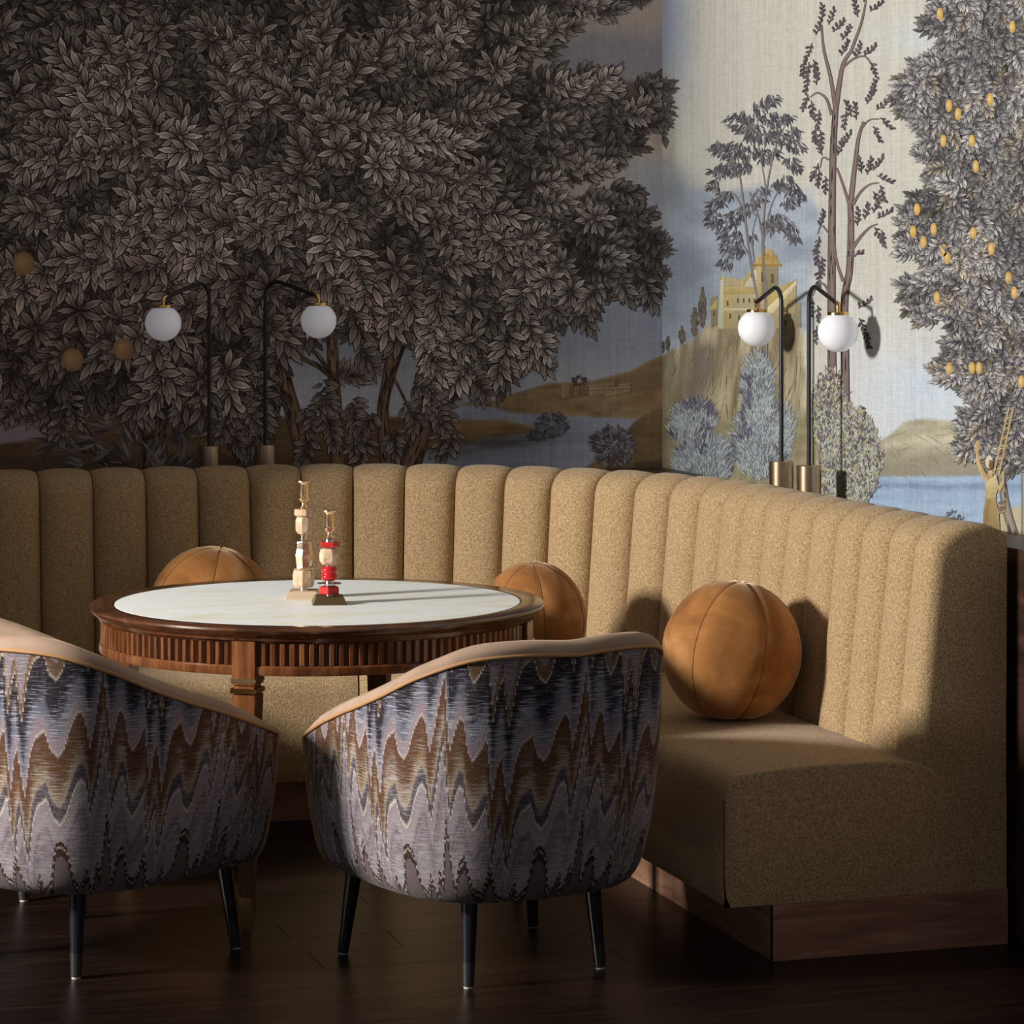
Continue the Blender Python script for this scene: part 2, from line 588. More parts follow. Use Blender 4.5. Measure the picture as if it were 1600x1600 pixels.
# boards run along the mural wall
prng = random.Random(3)
PW = 0.165
board_shapes = {}
row = 0
y = 4.70
while y < 9.45:
    x = X_LEFT - prng.random() * 1.2
    while x < WALL_X + .1:
        L = prng.choice([1.2, 1.5, 1.8, 2.1])
        a, b = max(x, X_LEFT if y < 7.9 else .34), min(x + L, WALL_X)
        # only boards that can come into view
        if b - a > 0.12 and b > 0.10 * y - 0.2 and a < 0.52 * y:
            key = round(b - a, 3)
            if key not in board_shapes:
                bm = bmesh.new()
                bm_box(bm, -key / 2 + .0007, key / 2 - .0007, -PW / 2 + .0007, PW / 2 - .0007, -0.012, 0.0, 0.0004, 1)
                me = bpy.data.meshes.new('floor_board')
                bm.to_mesh(me)
                bm.free()
                me.materials.append(M_FLOOR)
                board_shapes[key] = me
            o = bpy.data.objects.new('floor_board', board_shapes[key])
            COL.objects.link(o)
            o.location = ((a + b) / 2, y, 0)
            o.parent = floor
        x += L
    y += PW
    row += 1

wall_back = structure(box('wall_back', X_LEFT - .2, WALL_X + .15, WALL_Y + .002, WALL_Y + .15, 0, CEIL_Z, M_PLASTER))
wall_right = structure(box('wall_right', WALL_X + .002, WALL_X + .15, 2.0, WALL_Y + .15, 0, CEIL_Z, M_PLASTER))
ceiling = structure(box('ceiling', X_LEFT - .2, WALL_X + .15, 2.0, WALL_Y + .15, CEIL_Z, CEIL_Z + .1, M_CEIL))

# left wall, outside the frame, with the tall window the daylight comes through
WIN = (4.8, 7.40, 0.25, 2.85)
bm = bmesh.new()
bm_box(bm, X_LEFT - .2, X_LEFT, 2.0, WIN[0], 0, CEIL_Z)
bm_box(bm, X_LEFT - .2, X_LEFT, WIN[1], WALL_Y, 0, CEIL_Z)
bm_box(bm, X_LEFT, 0.33, 8.06, WALL_Y, 0, CEIL_Z)      # unseen pier, added to shade the left end of the banquette
bm_box(bm, X_LEFT - .2, X_LEFT, WIN[0], WIN[1], 0, WIN[2])
bm_box(bm, X_LEFT - .2, X_LEFT, WIN[0], WIN[1], WIN[3], CEIL_Z)
wall_left = structure(from_bm('wall_left', bm, M_PLASTER))
bm = bmesh.new()
fx0, fx1 = X_LEFT - .13, X_LEFT - .07
bm_box(bm, fx0, fx1, WIN[0], WIN[0] + .05, WIN[2], WIN[3])
bm_box(bm, fx0, fx1, WIN[1] - .05, WIN[1], WIN[2], WIN[3])
bm_box(bm, fx0, fx1, WIN[0] + .05, WIN[1] - .05, WIN[2], WIN[2] + .05)
bm_box(bm, fx0, fx1, WIN[0] + .05, WIN[1] - .05, WIN[3] - .05, WIN[3])
window_1 = structure(from_bm('window_1', bm, M_BLACK))

# low wooden ledge between the banquette and the mural walls; the lamps stand on it
LEDGE_Z, LX, LY = 0.962, 3.235, 9.20
trim_1 = structure(box('trim_1', 0.33, WALL_X, LY, WALL_Y, 0.0, LEDGE_Z, M_LEDGE, bevel=.003))
trim_2 = structure(box('trim_2', LX, WALL_X, 3.0, LY, 0.0, LEDGE_Z, M_LEDGE, bevel=.003))

# ------------------------------------------------------------------ the printed mural
# The design is drawn on a sheet whose units follow the photograph (sheet x, sheet y); every sheet point has its place on the flat wall.
C_, S_ = math.cos(TH), math.sin(TH)


def sheet_to_wall(px, py, side):
    a = (np.asarray(px, float) - 800.0) / FPX
    b = (HORIZON - np.asarray(py, float)) / FPX
    dx, dy = a * C_ + S_, -a * S_ + C_
    k = (WALL_Y / dy) if side == 'back' else (WALL_X / dx)
    return dx * k, dy * k, CAM_H + b * k


def wall_to_sheet(x, y, z):
    d = x * S_ + y * C_
    return 800.0 + FPX * (x * C_ - y * S_) / d, HORIZON - FPX * (z - CAM_H) / d


GAIN_BACK, GAIN_RIGHT = 3.1, 0.87


def wallpaper(name, side, u0, u1, z0, z1, step, paint_fn, parent, gain):
    nu, nz = int((u1 - u0) / step) + 1, int((z1 - z0) / step) + 1
    U, Z = np.meshgrid(np.linspace(u0, u1, nu), np.linspace(z0, z1, nz), indexing='ij')
    if side == 'back':
        X, Y = U, np.full_like(U, WALL_Y)
    else:
        X, Y = np.full_like(U, WALL_X), U
    px, py = wall_to_sheet(X, Y, Z)
    col = s2l(np.clip(paint_fn(px, py), 0, 255)) * gain
    co = np.stack([X, Y, Z], -1).reshape(-1, 3).astype(np.float32)
    idx = np.arange(nu * nz).reshape(nu, nz)
    q = np.stack([idx[:-1, :-1], idx[1:, :-1], idx[1:, 1:], idx[:-1, 1:]], -1).reshape(-1, 4)
    me = bpy.data.meshes.new(name)
    me.vertices.add(len(co))
    me.vertices.foreach_set('co', co.ravel())
    me.loops.add(q.size)
    me.loops.foreach_set('vertex_index', q.ravel().astype(np.int32))
    me.polygons.add(len(q))
    me.polygons.foreach_set('loop_start', np.arange(0, q.size, 4, dtype=np.int32))
    me.update(calc_edges=True)
    at = me.color_attributes.new('paint', 'FLOAT_COLOR', 'POINT')
    rgba = np.concatenate([col.reshape(-1, 3), np.ones((len(co), 1))], 1).astype(np.float32)
    at.data.foreach_set('color', rgba.ravel())
    return link(name, me, M_PAINT_L, parent)


class Print:
    """collects flat printed shapes of one wall: polygons in sheet units with a colour per corner"""
    LAYER = 3.0e-6

    def __init__(self, side, gain):
        self.side, self.gain = side, gain
        self.v, self.f, self.c, self.h = [], [], [], []

    def pick(self, x, y, layer0, nl, cell, rng):
        """a free depth slot among the neighbours"""
        if not hasattr(self, 'used'):
            self.used = {}
        key = (cell, int(layer0), int(math.floor(x / cell)), int(math.floor(y / cell)))
        taken = set()
        for i in (-1, 0, 1):
            for j in (-1, 0, 1):
                taken |= self.used.get((key[0], key[1], key[2] + i, key[3] + j), set())
        k = rng.randrange(nl)
        for _ in range(60):
            if k not in taken:
                break
            k = (k + 37) % nl
        self.used.setdefault(key, set()).add(k)
        return layer0 + k

    def poly(self, pts, cols, layer):
        i = len(self.v)
        self.v.extend(pts)
        self.h.extend([layer] * len(pts))
        self.f.append(tuple(range(i, i + len(pts))))
        if not isinstance(cols, list):
            cols = [cols] * len(pts)
        self.c.extend(cols)

    def shape(self, pts, faces, cols, layer):
        i = len(self.v)
        self.v.extend(pts)
        self.h.extend([layer] * len(pts))
        for f, c in zip(faces, cols):
            self.f.append(tuple(i + k for k in f))
            self.c.extend(c)

    def build(self, name, parent, kind='stuff'):
        P = np.asarray(self.v, float)
        x, y, z = sheet_to_wall(P[:, 0], P[:, 1], self.side)
        off = 0.0012 + np.asarray(self.h, float) * self.LAYER
        if self.side == 'back':
            y = y - off
            x = np.minimum(x, WALL_X - 0.0005)
        else:
            x = x - off
            y = np.minimum(y, WALL_Y - 0.0005)
        me = bpy.data.meshes.new(name)
        me.from_pydata(np.stack([x, y, z], -1).tolist(), [], self.f)
        at = me.color_attributes.new('paint', 'FLOAT_COLOR', 'CORNER')
        c = s2l(np.clip(np.asarray(self.c, float), 0, 255)) * self.gain
        rgba = np.concatenate([c, np.ones((len(c), 1))], 1).astype(np.float32)
        at.data.foreach_set('color', rgba.ravel())
        o = link(name, me, M_PAINT_L, parent)
        if kind:
            o['kind'] = kind
        return o


def leaf(pr, bx, by, ang, ln, wd, base, tip, line, layer, bend=0.0):
    """one printed leaf: dark outline, midrib, paler towards the tip"""
    ca, sa = math.cos(ang), math.sin(ang)

    def P(t, s):
        x, yv = t * ln, s * wd + bend * ln * t * t
        return (bx + x * ca - yv * sa, by + x * sa + yv * ca)
    ins = 0.74
    pts = [P(0, 0), P(.28, .42), P(.62, .40), P(1, 0), P(.62, -.40), P(.28, -.42),
           P(.30, .42 * ins), P(.62, .40 * ins), P(.93, 0), P(.62, -.40 * ins), P(.30, -.42 * ins), P(.30, 0), P(.62, 0), P(.06, 0)]
    m = tuple(0.5 * (a + b) for a, b in zip(base, tip))
    hi = tuple(min(255, 1.10 * a) for a in tip)
    dk = tuple(0.80 * a for a in m)
    F = [(0, 1, 6, 13), (1, 2, 7, 6), (2, 3, 8, 7), (3, 4, 9, 8), (4, 5, 10, 9), (5, 0, 13, 10),
         (13, 6, 11), (6, 7, 12, 11), (7, 8, 12), (13, 11, 10), (11, 12, 9, 10), (12, 8, 9)]
    Cc = [[line] * 4] * 6 + [[base, m, dk], [m, hi, m, dk], [hi, tip, m], [base, dk, base], [dk, m, tip, m], [m, tip, tip]]
    pr.shape(pts, F, Cc, layer)


def sprig(pr, x, y, ang, size, tone, rng, layer0, nl=150, pal=None, droop=0.0):
    base, tip, line = pal
    jit = lambda c, k: tuple(max(0, min(255, v * k)) for v in c)
    n = rng.randint(7, 11)
    L = size * 1.25
    lay = rng.randrange(nl)
    for i in range(n):
        t = i / (n - 1)
        tx, ty = x + math.cos(ang) * L * (t - .35), y + math.sin(ang) * L * (t - .35)
        side = 1 if i % 2 else -1
        a = ang + side * (1.15 - 0.85 * t) + rng.uniform(-.22, .22)
        if i == n - 1:
            a = ang + rng.uniform(-.1, .1)
        if droop:
            a += droop * math.cos(a) * (1 if math.cos(a) > 0 else 1)
        k = tone * rng.uniform(.86, 1.14)
        ln = size * rng.uniform(.72, 1.1)
        leaf(pr, tx, ty, a, ln, ln * rng.uniform(.36, .46), jit(base, k), jit(tip, k), jit(line, min(1, .6 + .4 * tone)), pr.pick(tx + .5 * ln * math.cos(a), ty + .5 * ln * math.sin(a), layer0, nl, 22 if size > 24 else 12, rng), rng.uniform(-.12, .12))


def rosette(pr, x, y, size, tone, rng, layer0, nl=150, pal=None):
    base, tip, line = pal
    jit = lambda c, k: tuple(max(0, min(255, v * k)) for v in c)
    n = rng.randint(7, 10)
    a0 = rng.uniform(0, 6.28)
    lay = rng.randrange(nl)
    for i in range(n):
        a = a0 + 6.283 * i / n + rng.uniform(-.2, .2)
        k = tone * rng.uniform(.86, 1.14)
        ln = size * rng.uniform(.8, 1.15)
        leaf(pr, x + 3 * math.cos(a), y + 3 * math.sin(a), a, ln, ln * rng.uniform(.36, .46), jit(base, k), jit(tip, k), jit(line, min(1, .6 + .4 * tone)), pr.pick(x + .5 * ln * math.cos(a), y + .5 * ln * math.sin(a), layer0, nl, 22 if size > 24 else 12, rng), rng.uniform(-.1, .1))


def tone_(c, k):
    return tuple(v * k for v in c)


def stroke(pr, x, y, ang, ln, wd, c, layer):
    ca, sa = math.cos(ang), math.sin(ang)
    q = lambda t, s: (x + t * ca - s * sa, y + t * sa + s * ca)
    pr.poly([q(0, 0), q(ln * .45, wd / 2), q(ln, 0), q(ln * .45, -wd / 2)], c, layer)


def limb(pr, pts, w0, w1, mid, edge, layer, n=14, bark=0, rng=random):
    """tapered painted trunk or branch with dark edges and a paler middle"""
    pr.n_limbs = getattr(pr, 'n_limbs', 0) + 1
    layer = layer + pr.n_limbs * 0.9
    P = np.asarray(pts, float)
    t = np.linspace(0, 1, len(P))
    tt = np.linspace(0, 1, n)
    X, Y = smooth_interp(t, P[:, 0], tt), smooth_interp(t, P[:, 1], tt)
    gx, gy = np.gradient(X), np.gradient(Y)
    ln = np.hypot(gx, gy) + 1e-9
    nx, ny = -gy / ln, gx / ln
    W = (w0 + (w1 - w0) * tt) / 2
    ks = [-1, -.55, .1, .6, 1]
    cs = [edge, mid, tuple(min(255, v * 1.12) for v in mid), mid, tuple(v * .8 for v in edge)]
    for i in range(n - 1):
        for j in range(4):
            a, b = ks[j], ks[j + 1]
            pr.poly([(X[i] + nx[i] * W[i] * a, Y[i] + ny[i] * W[i] * a), (X[i] + nx[i] * W[i] * b, Y[i] + ny[i] * W[i] * b),
                     (X[i + 1] + nx[i + 1] * W[i + 1] * b, Y[i + 1] + ny[i + 1] * W[i + 1] * b), (X[i + 1] + nx[i + 1] * W[i + 1] * a, Y[i + 1] + ny[i + 1] * W[i + 1] * a)],
                    [cs[j], cs[j + 1], cs[j + 1], cs[j]], layer)
    for k in range(bark):
        i = rng.randrange(n - 2)
        s = rng.uniform(-.8, .8)
        x, y = X[i] + nx[i] * W[i] * s, Y[i] + ny[i] * W[i] * s
        a = math.atan2(Y[i + 1] - Y[i], X[i + 1] - X[i]) + rng.uniform(-.08, .08)
        stroke(pr, x, y, a, rng.uniform(12, 34), rng.uniform(1.5, 3), tuple(v * .72 for v in edge), layer + 20 + 60 * rng.random())


def blend(a, b, m):
    return a * (1 - m[..., None]) + b * m[..., None]


def C3(r, g, b):
    return np.array([r, g, b], float)


# ---- back wall -----------------------------------------------------------------------------------
CROWN = [(-420, -420), (1060, -420), (1060, -60), (1012, 8), (955, 26), (925, 14), (900, 30), (892, 60), (868, 78), (850, 96), (836, 90),
         (834, 106), (872, 118), (905, 132), (925, 104), (960, 118), (1000, 122), (1040, 126), (1052, 150), (1048, 190), (1020, 206), (985, 188),
         (996, 224), (975, 262), (945, 276), (925, 268), (905, 290), (870, 286), (845, 296), (900, 312), (930, 300), (975, 292), (1012, 318), (1005, 345), (1032, 362),
         (1040, 400), (1030, 452), (998, 470), (968, 462), (945, 440), (915, 440), (935, 478), (915, 505), (880, 500), (835, 482), (815, 472),
         (832, 500), (865, 520), (860, 545), (870, 575), (835, 566), (812, 548), (790, 560), (800, 590), (770, 600), (735, 580), (715, 600), (720, 625), (700, 630),
         (668, 610), (650, 580), (655, 550), (625, 548), (590, 575), (566, 560), (570, 530), (552, 520), (545, 480), (535, 460), (515, 470), (500, 510), (470, 515), (440, 545), (415, 600), (420, 640), (395, 665), (350, 668), (335, 640), (300, 640),
         (260, 620), (215, 640), (190, 612), (140, 618), (105, 640), (60, 620), (25, 600), (-10, 575), (-60, 640), (-420, 640)]
HOLES = [((558, 68), 26, 26), ((540, 86), 14, 12), ((700, 268), 17, 26), ((716, 212), 9, 14), ((592, 545), 16, 30), ((650, 560), 20, 34), ((478, 545), 16, 26), ((812, 108), 14, 14), ((655, 170), 7, 9)]


def paint_back(px, py):
    nz = fbm(px / 60, py / 60, 4)
    nz2 = fbm(px / 14 + 9, py / 14, 3)
    # sky: warm grey above, slate cloud banks, cool grey near the horizon
    col = blend(C3(112, 102, 93) + 0 * px[..., None], C3(92, 96, 105), sstep(230, 470, py + 90 * (nz - .5)))
    col = blend(col, C3(118, 120, 128), sstep(520, 650, py))
    cl = np.exp(-(((px - 985) / 95) ** 2 + ((py - 88) / 46) ** 2)) + .9 * np.exp(-(((px - 900) / 45) ** 2 + ((py - 95) / 40) ** 2))
    col = blend(col, C3(82, 82, 90), np.clip(cl * (0.5 + 1.1 * nz), 0, .85))
    cl2 = np.exp(-(((px - 1010) / 60) ** 2 + ((py - 300) / 60) ** 2))
    col = blend(col, C3(100, 104, 112), np.clip(cl2 * (0.4 + nz), 0, .8))
    lilac = sstep(330, 60, px) * sstep(560, 640, py)
    col = blend(col, C3(104, 96, 104), lilac)
    # far shore, water and banks
    water = sstep(616, 634, py)
    wc = C3(96, 99, 112) + (14 * (fbm(px / 90, py / 5, 3) - .5))[..., None]
    col = blend(col, wc, water * sstep(640, 700, px))
    h = poly_sd(px, py, [(700, 632), (770, 626), (800, 616), (860, 598), (885, 600), (930, 594), (985, 580), (1010, 566), (1060, 545), (1060, 660), (1000, 655), (940, 652), (850, 648), (800, 645), (770, 636)])
    hc = C3(92, 76, 56) + (34 * (fbm(px / 26, py / 9, 4) - .5))[..., None] + (10 * (nz2 - .5))[..., None]
    col = blend(col, hc, sstep(-2, 2, h + 2 * (nz2 - .5)))
    sh = poly_sd(px, py, [(930, 596), (985, 581), (1010, 567), (1060, 546), (1060, 612), (1000, 618), (950, 612)])
    col = blend(col, C3(74, 62, 47), .6 * sstep(-3, 6, sh))
    b = poly_sd(px, py, [(640, 656), (720, 655), (790, 656), (835, 668), (830, 676), (770, 684), (700, 700), (640, 706)])
    bc = C3(90, 72, 48) + (30 * (fbm(px / 40, py / 6, 3) - .5))[..., None]
    col = blend(col, bc, sstep(-2, 3, b))
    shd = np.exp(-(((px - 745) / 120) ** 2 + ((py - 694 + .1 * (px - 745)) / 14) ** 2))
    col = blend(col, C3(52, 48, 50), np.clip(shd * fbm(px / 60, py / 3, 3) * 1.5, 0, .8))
    g = poly_sd(px, py, [(880, 760), (925, 722), (965, 690), (990, 660), (1015, 642), (1060, 628), (1060, 800), (880, 800)])
    gc = C3(74, 62, 44) + (30 * (fbm(px / 30, py / 16, 4) - .5))[..., None]
    col = blend(col, gc, sstep(-2, 3, g + 3 * (nz2 - .5)))
    g2 = poly_sd(px, py, [(975, 800), (990, 722), (1060, 714), (1060, 800)])
    col = blend(col, C3(44, 36, 30), .85 * sstep(-3, 6, g2))
    # brown ground under the big trees
    gl = poly_sd(px, py, [(-420, 800), (-420, 690), (0, 692), (70, 684), (150, 640), (230, 634), (330, 640), (440, 650), (640, 650), (660, 700), (640, 800)])
    glc = C3(72, 57, 43) + (26 * (fbm(px / 60, py / 12, 4) - .5))[..., None]
    col = blend(col, glc, sstep(-2, 5, gl))
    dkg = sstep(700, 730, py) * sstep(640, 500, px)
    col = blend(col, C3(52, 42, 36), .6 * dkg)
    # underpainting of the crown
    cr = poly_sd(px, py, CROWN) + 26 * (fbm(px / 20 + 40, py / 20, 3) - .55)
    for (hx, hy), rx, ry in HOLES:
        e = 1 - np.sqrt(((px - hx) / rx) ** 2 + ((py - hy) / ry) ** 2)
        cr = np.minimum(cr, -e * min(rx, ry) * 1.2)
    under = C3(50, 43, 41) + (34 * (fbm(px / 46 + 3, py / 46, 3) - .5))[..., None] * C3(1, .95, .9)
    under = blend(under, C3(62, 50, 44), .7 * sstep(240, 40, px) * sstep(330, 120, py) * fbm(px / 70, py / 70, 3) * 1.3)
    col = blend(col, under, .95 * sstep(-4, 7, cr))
    return col


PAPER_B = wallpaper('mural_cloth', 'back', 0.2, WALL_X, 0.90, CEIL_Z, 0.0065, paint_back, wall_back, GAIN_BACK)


def crown_field(px, py):
    cr = poly_sd(px, py, CROWN)
    for (hx, hy), rx, ry in HOLES:
        e = 1 - np.sqrt(((px - hx) / rx) ** 2 + ((py - hy) / ry) ** 2)
        cr = np.minimum(cr, -e * min(rx, ry))
    return cr


rng = random.Random(21)
LEAF_PAL = ((57, 51, 49), (113, 107, 103), (34, 30, 30))
LEAF_WARM = ((54, 47, 45), (106, 97, 93), (33, 28, 29))
trk = Print('back', GAIN_BACK)
TM, TE = (78, 62, 50), (44, 36, 33)
for pts, w0, w1 in [([(436, 540), (446, 600), (462, 660), (484, 745)], 20, 30), ([(516, 470), (520, 560), (524, 640), (530, 745)], 15, 24),
                    ([(612, 530), (604, 600), (598, 650), (606, 745)], 14, 22), ([(722, 530), (694, 590), (664, 660), (636, 745)], 22, 34),
                    ([(560, 500), (600, 560), (640, 640)], 6, 4), ([(640, 520), (622, 560), (606, 610)], 8, 12),
                    ([(520, 590), (500, 574), (470, 560), (440, 556)], 9, 5), ([(474, 500), (480, 530), (505, 566), (520, 590)], 4, 8),
                    ([(106, 600), (122, 650), (150, 700), (170, 745)], 14, 20), ([(186, 628), (215, 650), (228, 690), (222, 745)], 9, 16),
                    ([(276, 620), (262, 660), (232, 690), (226, 745)], 8, 13), ([(250, 560), (252, 640), (260, 745)], 7, 12),
                    ([(78, 440), (76, 500), (74, 540)], 12, 16), ([(80, 500), (130, 505), (180, 518)], 7, 3), ([(80, 470), (130, 452), (200, 462)], 6, 3),
                    ([(110, 690), (150, 712), (190, 722)], 10, 14), ([(0, 575), (40, 545), (70, 520)], 5, 9),
                    ([(590, 210), (588, 330), (584, 420)], 8, 12), ([(430, 120), (424, 230), (430, 330)], 7, 9), ([(470, 260), (462, 330), (456, 420)], 8, 10)]:
    limb(trk, pts, w0, w1, TM, TE, 2, 16, int(8 + w1 * 1.6), rng)
trk.build('painted_trunks', wall_back)

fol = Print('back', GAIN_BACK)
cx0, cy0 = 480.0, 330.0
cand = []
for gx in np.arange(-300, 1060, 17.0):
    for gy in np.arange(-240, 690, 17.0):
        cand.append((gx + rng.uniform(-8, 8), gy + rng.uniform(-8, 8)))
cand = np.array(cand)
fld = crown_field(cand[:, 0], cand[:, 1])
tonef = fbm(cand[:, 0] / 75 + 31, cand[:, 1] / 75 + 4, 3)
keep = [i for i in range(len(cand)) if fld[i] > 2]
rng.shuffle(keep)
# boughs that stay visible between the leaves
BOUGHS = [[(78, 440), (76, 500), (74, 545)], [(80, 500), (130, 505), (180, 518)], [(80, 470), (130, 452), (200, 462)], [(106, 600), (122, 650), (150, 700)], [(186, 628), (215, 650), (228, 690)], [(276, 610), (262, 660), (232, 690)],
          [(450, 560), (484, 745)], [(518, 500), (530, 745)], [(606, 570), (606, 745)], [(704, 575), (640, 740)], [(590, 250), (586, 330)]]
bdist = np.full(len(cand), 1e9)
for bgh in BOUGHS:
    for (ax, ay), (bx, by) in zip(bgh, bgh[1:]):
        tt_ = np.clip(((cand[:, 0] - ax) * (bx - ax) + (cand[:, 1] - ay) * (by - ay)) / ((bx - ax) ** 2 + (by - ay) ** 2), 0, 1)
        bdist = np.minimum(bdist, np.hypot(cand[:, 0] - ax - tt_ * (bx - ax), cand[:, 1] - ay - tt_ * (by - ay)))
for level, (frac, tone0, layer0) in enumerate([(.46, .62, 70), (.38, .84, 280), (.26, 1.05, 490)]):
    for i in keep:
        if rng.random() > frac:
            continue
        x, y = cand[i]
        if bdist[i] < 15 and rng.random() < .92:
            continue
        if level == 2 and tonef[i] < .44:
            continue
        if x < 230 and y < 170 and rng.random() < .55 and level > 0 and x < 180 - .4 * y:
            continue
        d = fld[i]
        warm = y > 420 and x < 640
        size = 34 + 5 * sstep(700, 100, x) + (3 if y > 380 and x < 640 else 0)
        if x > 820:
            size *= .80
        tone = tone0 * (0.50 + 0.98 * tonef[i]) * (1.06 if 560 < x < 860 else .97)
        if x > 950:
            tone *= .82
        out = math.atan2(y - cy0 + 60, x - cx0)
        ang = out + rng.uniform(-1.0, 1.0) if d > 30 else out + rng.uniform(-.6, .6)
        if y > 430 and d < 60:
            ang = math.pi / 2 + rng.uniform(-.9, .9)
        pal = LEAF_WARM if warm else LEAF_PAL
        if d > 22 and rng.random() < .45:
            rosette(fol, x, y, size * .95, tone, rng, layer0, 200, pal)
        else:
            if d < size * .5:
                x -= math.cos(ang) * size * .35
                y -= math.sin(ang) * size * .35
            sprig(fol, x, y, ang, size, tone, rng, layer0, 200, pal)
# hanging sprigs among the trunks and the low palms at the left
for (x, y, a) in [(395, 690, 2.2), (355, 650, 1.9), (385, 640, 1.2), (360, 668, 1.57), (560, 640, 1.2), (565, 690, 1.9), (570, 660, 2.4), (500, 610, 1.4), (492, 640, 1.8), (545, 580, .4), (566, 548, .9), (640, 640, 1.3),
                  (650, 600, .7), (690, 640, .9), (668, 625, 1.8), (700, 690, 2.2), (60, 640, 2.6), (85, 650, 2.0), (110, 632, 1.2), (35, 632, 2.8), (690, 560, .6), (735, 600, .8), (620, 680, 1.6), (480, 690, 1.7), (515, 660, 1.1)]:
    for k in range(2):
        sprig(fol, x + rng.uniform(-12, 12), y + rng.uniform(-12, 12), a + rng.uniform(-.5, .5), 27, .96, rng, 280 + 210 * (k == 1), 200, LEAF_WARM)
for (x, y, a) in [(150, 690, 3.4), (120, 700, 3.1), (175, 668, 3.6), (210, 690, 4.0), (240, 720, 4.6), (200, 720, 4.2), (280, 700, 5.2), (300, 680, 5.6), (285, 730, 5.4), (130, 725, 3.0), (170, 705, 3.3), (90, 690, 2.9), (255, 735, 4.8), (310, 715, 5.7), (230, 660, 4.8)]:
    for k in range(16):
        stroke(fol, x + rng.uniform(-6, 6), y + rng.uniform(-6, 6), a + rng.uniform(-.8, .8), rng.uniform(22, 46), rng.uniform(3, 6),
               tone_((52, 48, 50) if k % 2 else (84, 78, 75), rng.uniform(.75, 1.15)), fol.pick(x, y, 70, 200, 24, rng))
fol.build('painted_foliage', wall_back)

frt = Print('back', GAIN_BACK)
for (x, y, r) in [(37, 412, 17), (113, 562, 17), (192, 545, 16)]:
    ring = [(x + r * math.cos(a), y + r * 1.08 * math.sin(a)) for a in np.linspace(0, 2 * math.pi, 25)[:-1]]
    for k in range(24):
        frt.poly([(x - 4, y - 4), ring[k], ring[(k + 1) % 24]], [(122, 98, 68), (92, 72, 54), (92, 72, 54)], 720)
    for k in range(7):
        a = rng.uniform(-.6, 2.2)
        leaf(frt, x + r * .95 * math.cos(a + 2.6), y + r * math.sin(a + 2.6), a + 2.4, 24, 10, (60, 50, 46), (108, 95, 88), (38, 31, 31), 730 + k)
frt.build('painted_oranges', wall_back)

bsh = Print('back', GAIN_BACK)
rb = random.Random(5)


def bush(pr, cx, cy, rx, ry, n, ln, cols, layer0, up=0.0):
    for k in range(n):
        a, r = rb.uniform(0, 6.28), math.sqrt(rb.random())
        x, y = cx + rx * r * math.cos(a), cy + ry * r * math.sin(a)
        an = math.atan2((y - cy) / max(ry, 1), (x - cx) / max(rx, 1)) + rb.uniform(-.9, .9)
        if up:
            an = an * (1 - up) + (-math.pi / 2 + rb.uniform(-.6, .6)) * up
        c = rb.choice(cols)
        stroke(pr, x, y, an, ln * rb.uniform(.6, 1.3), ln * .30, tone_(c, rb.uniform(.85, 1.15)), pr.pick(x, y, layer0, 140, 8, rb))


bush(bsh, 958, 697, 28, 27, 520, 10, [(48, 44, 48), (60, 56, 60), (84, 80, 84)], 10)
bush(bsh, 936, 690, 12, 12, 90, 9, [(48, 44, 48), (70, 66, 70)], 10)
limb(bsh, [(955, 715), (954, 730), (952, 750)], 7, 9, (56, 46, 40), (40, 34, 32), 160, 6)
bush(bsh, 862, 664, 23, 15, 260, 9, [(46, 46, 50), (62, 62, 66), (74, 74, 78)], 10)
bush(bsh, 842, 680, 14, 6, 80, 8, [(44, 44, 48), (56, 54, 56)], 10)
bush(bsh, 905, 596, 9, 7, 80, 6, [(48, 40, 40), (60, 50, 48)], 10)
RU = [((877, 598), (896, 598), (896, 620), (877, 622), (104, 88, 66)), ((896, 604), (920, 602), (920, 618), (896, 620), (88, 74, 56)), ((920, 602), (938, 600), (938, 617), (920, 618), (110, 94, 72)),
      ((938, 598), (960, 596), (960, 614), (938, 617), (98, 84, 64)), ((966, 600), (986, 598), (986, 612), (966, 614), (104, 92, 72)), ((946, 606), (974, 604), (974, 616), (946, 618), (112, 97, 74))]
for a, b, c, d, cc in RU:
    bsh.poly([a, b, c, d], [cc, tuple(v * .9 for v in cc), tuple(v * .82 for v in cc), cc], 170 + a[0] * .02)
for yy in (604, 610):
    bsh.poly([(920, yy), (986, yy - 3), (986, yy - 2), (920, yy + 1)], (70, 58, 46), 200)
for xx in (890, 894, 905):
    bsh.poly([(xx, 600), (xx + 2, 600), (xx + 2, 618), (xx, 619)], (66, 54, 42), 203 + xx * .01)
bsh.build('painted_far_shore', wall_back)

# ---- right wall ----------------------------------------------------------------------------------
FRUIT_TREE = [(1446, -420), (1446, -30), (1458, 12), (1440, 44), (1470, 60), (1486, 84), (1440, 92), (1402, 128), (1398, 150), (1414, 186), (1440, 196), (1432, 236), (1450, 262),
              (1455, 290), (1480, 296), (1440, 302), (1406, 322), (1412, 345), (1400, 372), (1416, 398), (1450, 404), (1480, 418), (1440, 424), (1412, 446), (1408, 474), (1430, 488),
              (1444, 512), (1470, 500), (1482, 526), (1462, 560), (1462, 585), (1480, 600), (1500, 612), (1520, 640), (1506, 655), (1495, 676), (1500, 700), (1520, 716), (1560, 726), (1620, 742), (1700, 730), (1790, 742), (1860, 700), (1840, 640), (1905, 600), (1880, 540), (1930, 470), (1890, 400), (1925, 330), (1880, 260), (1940, 160), (1900, 60), (1930, -60), (1900, -420)]
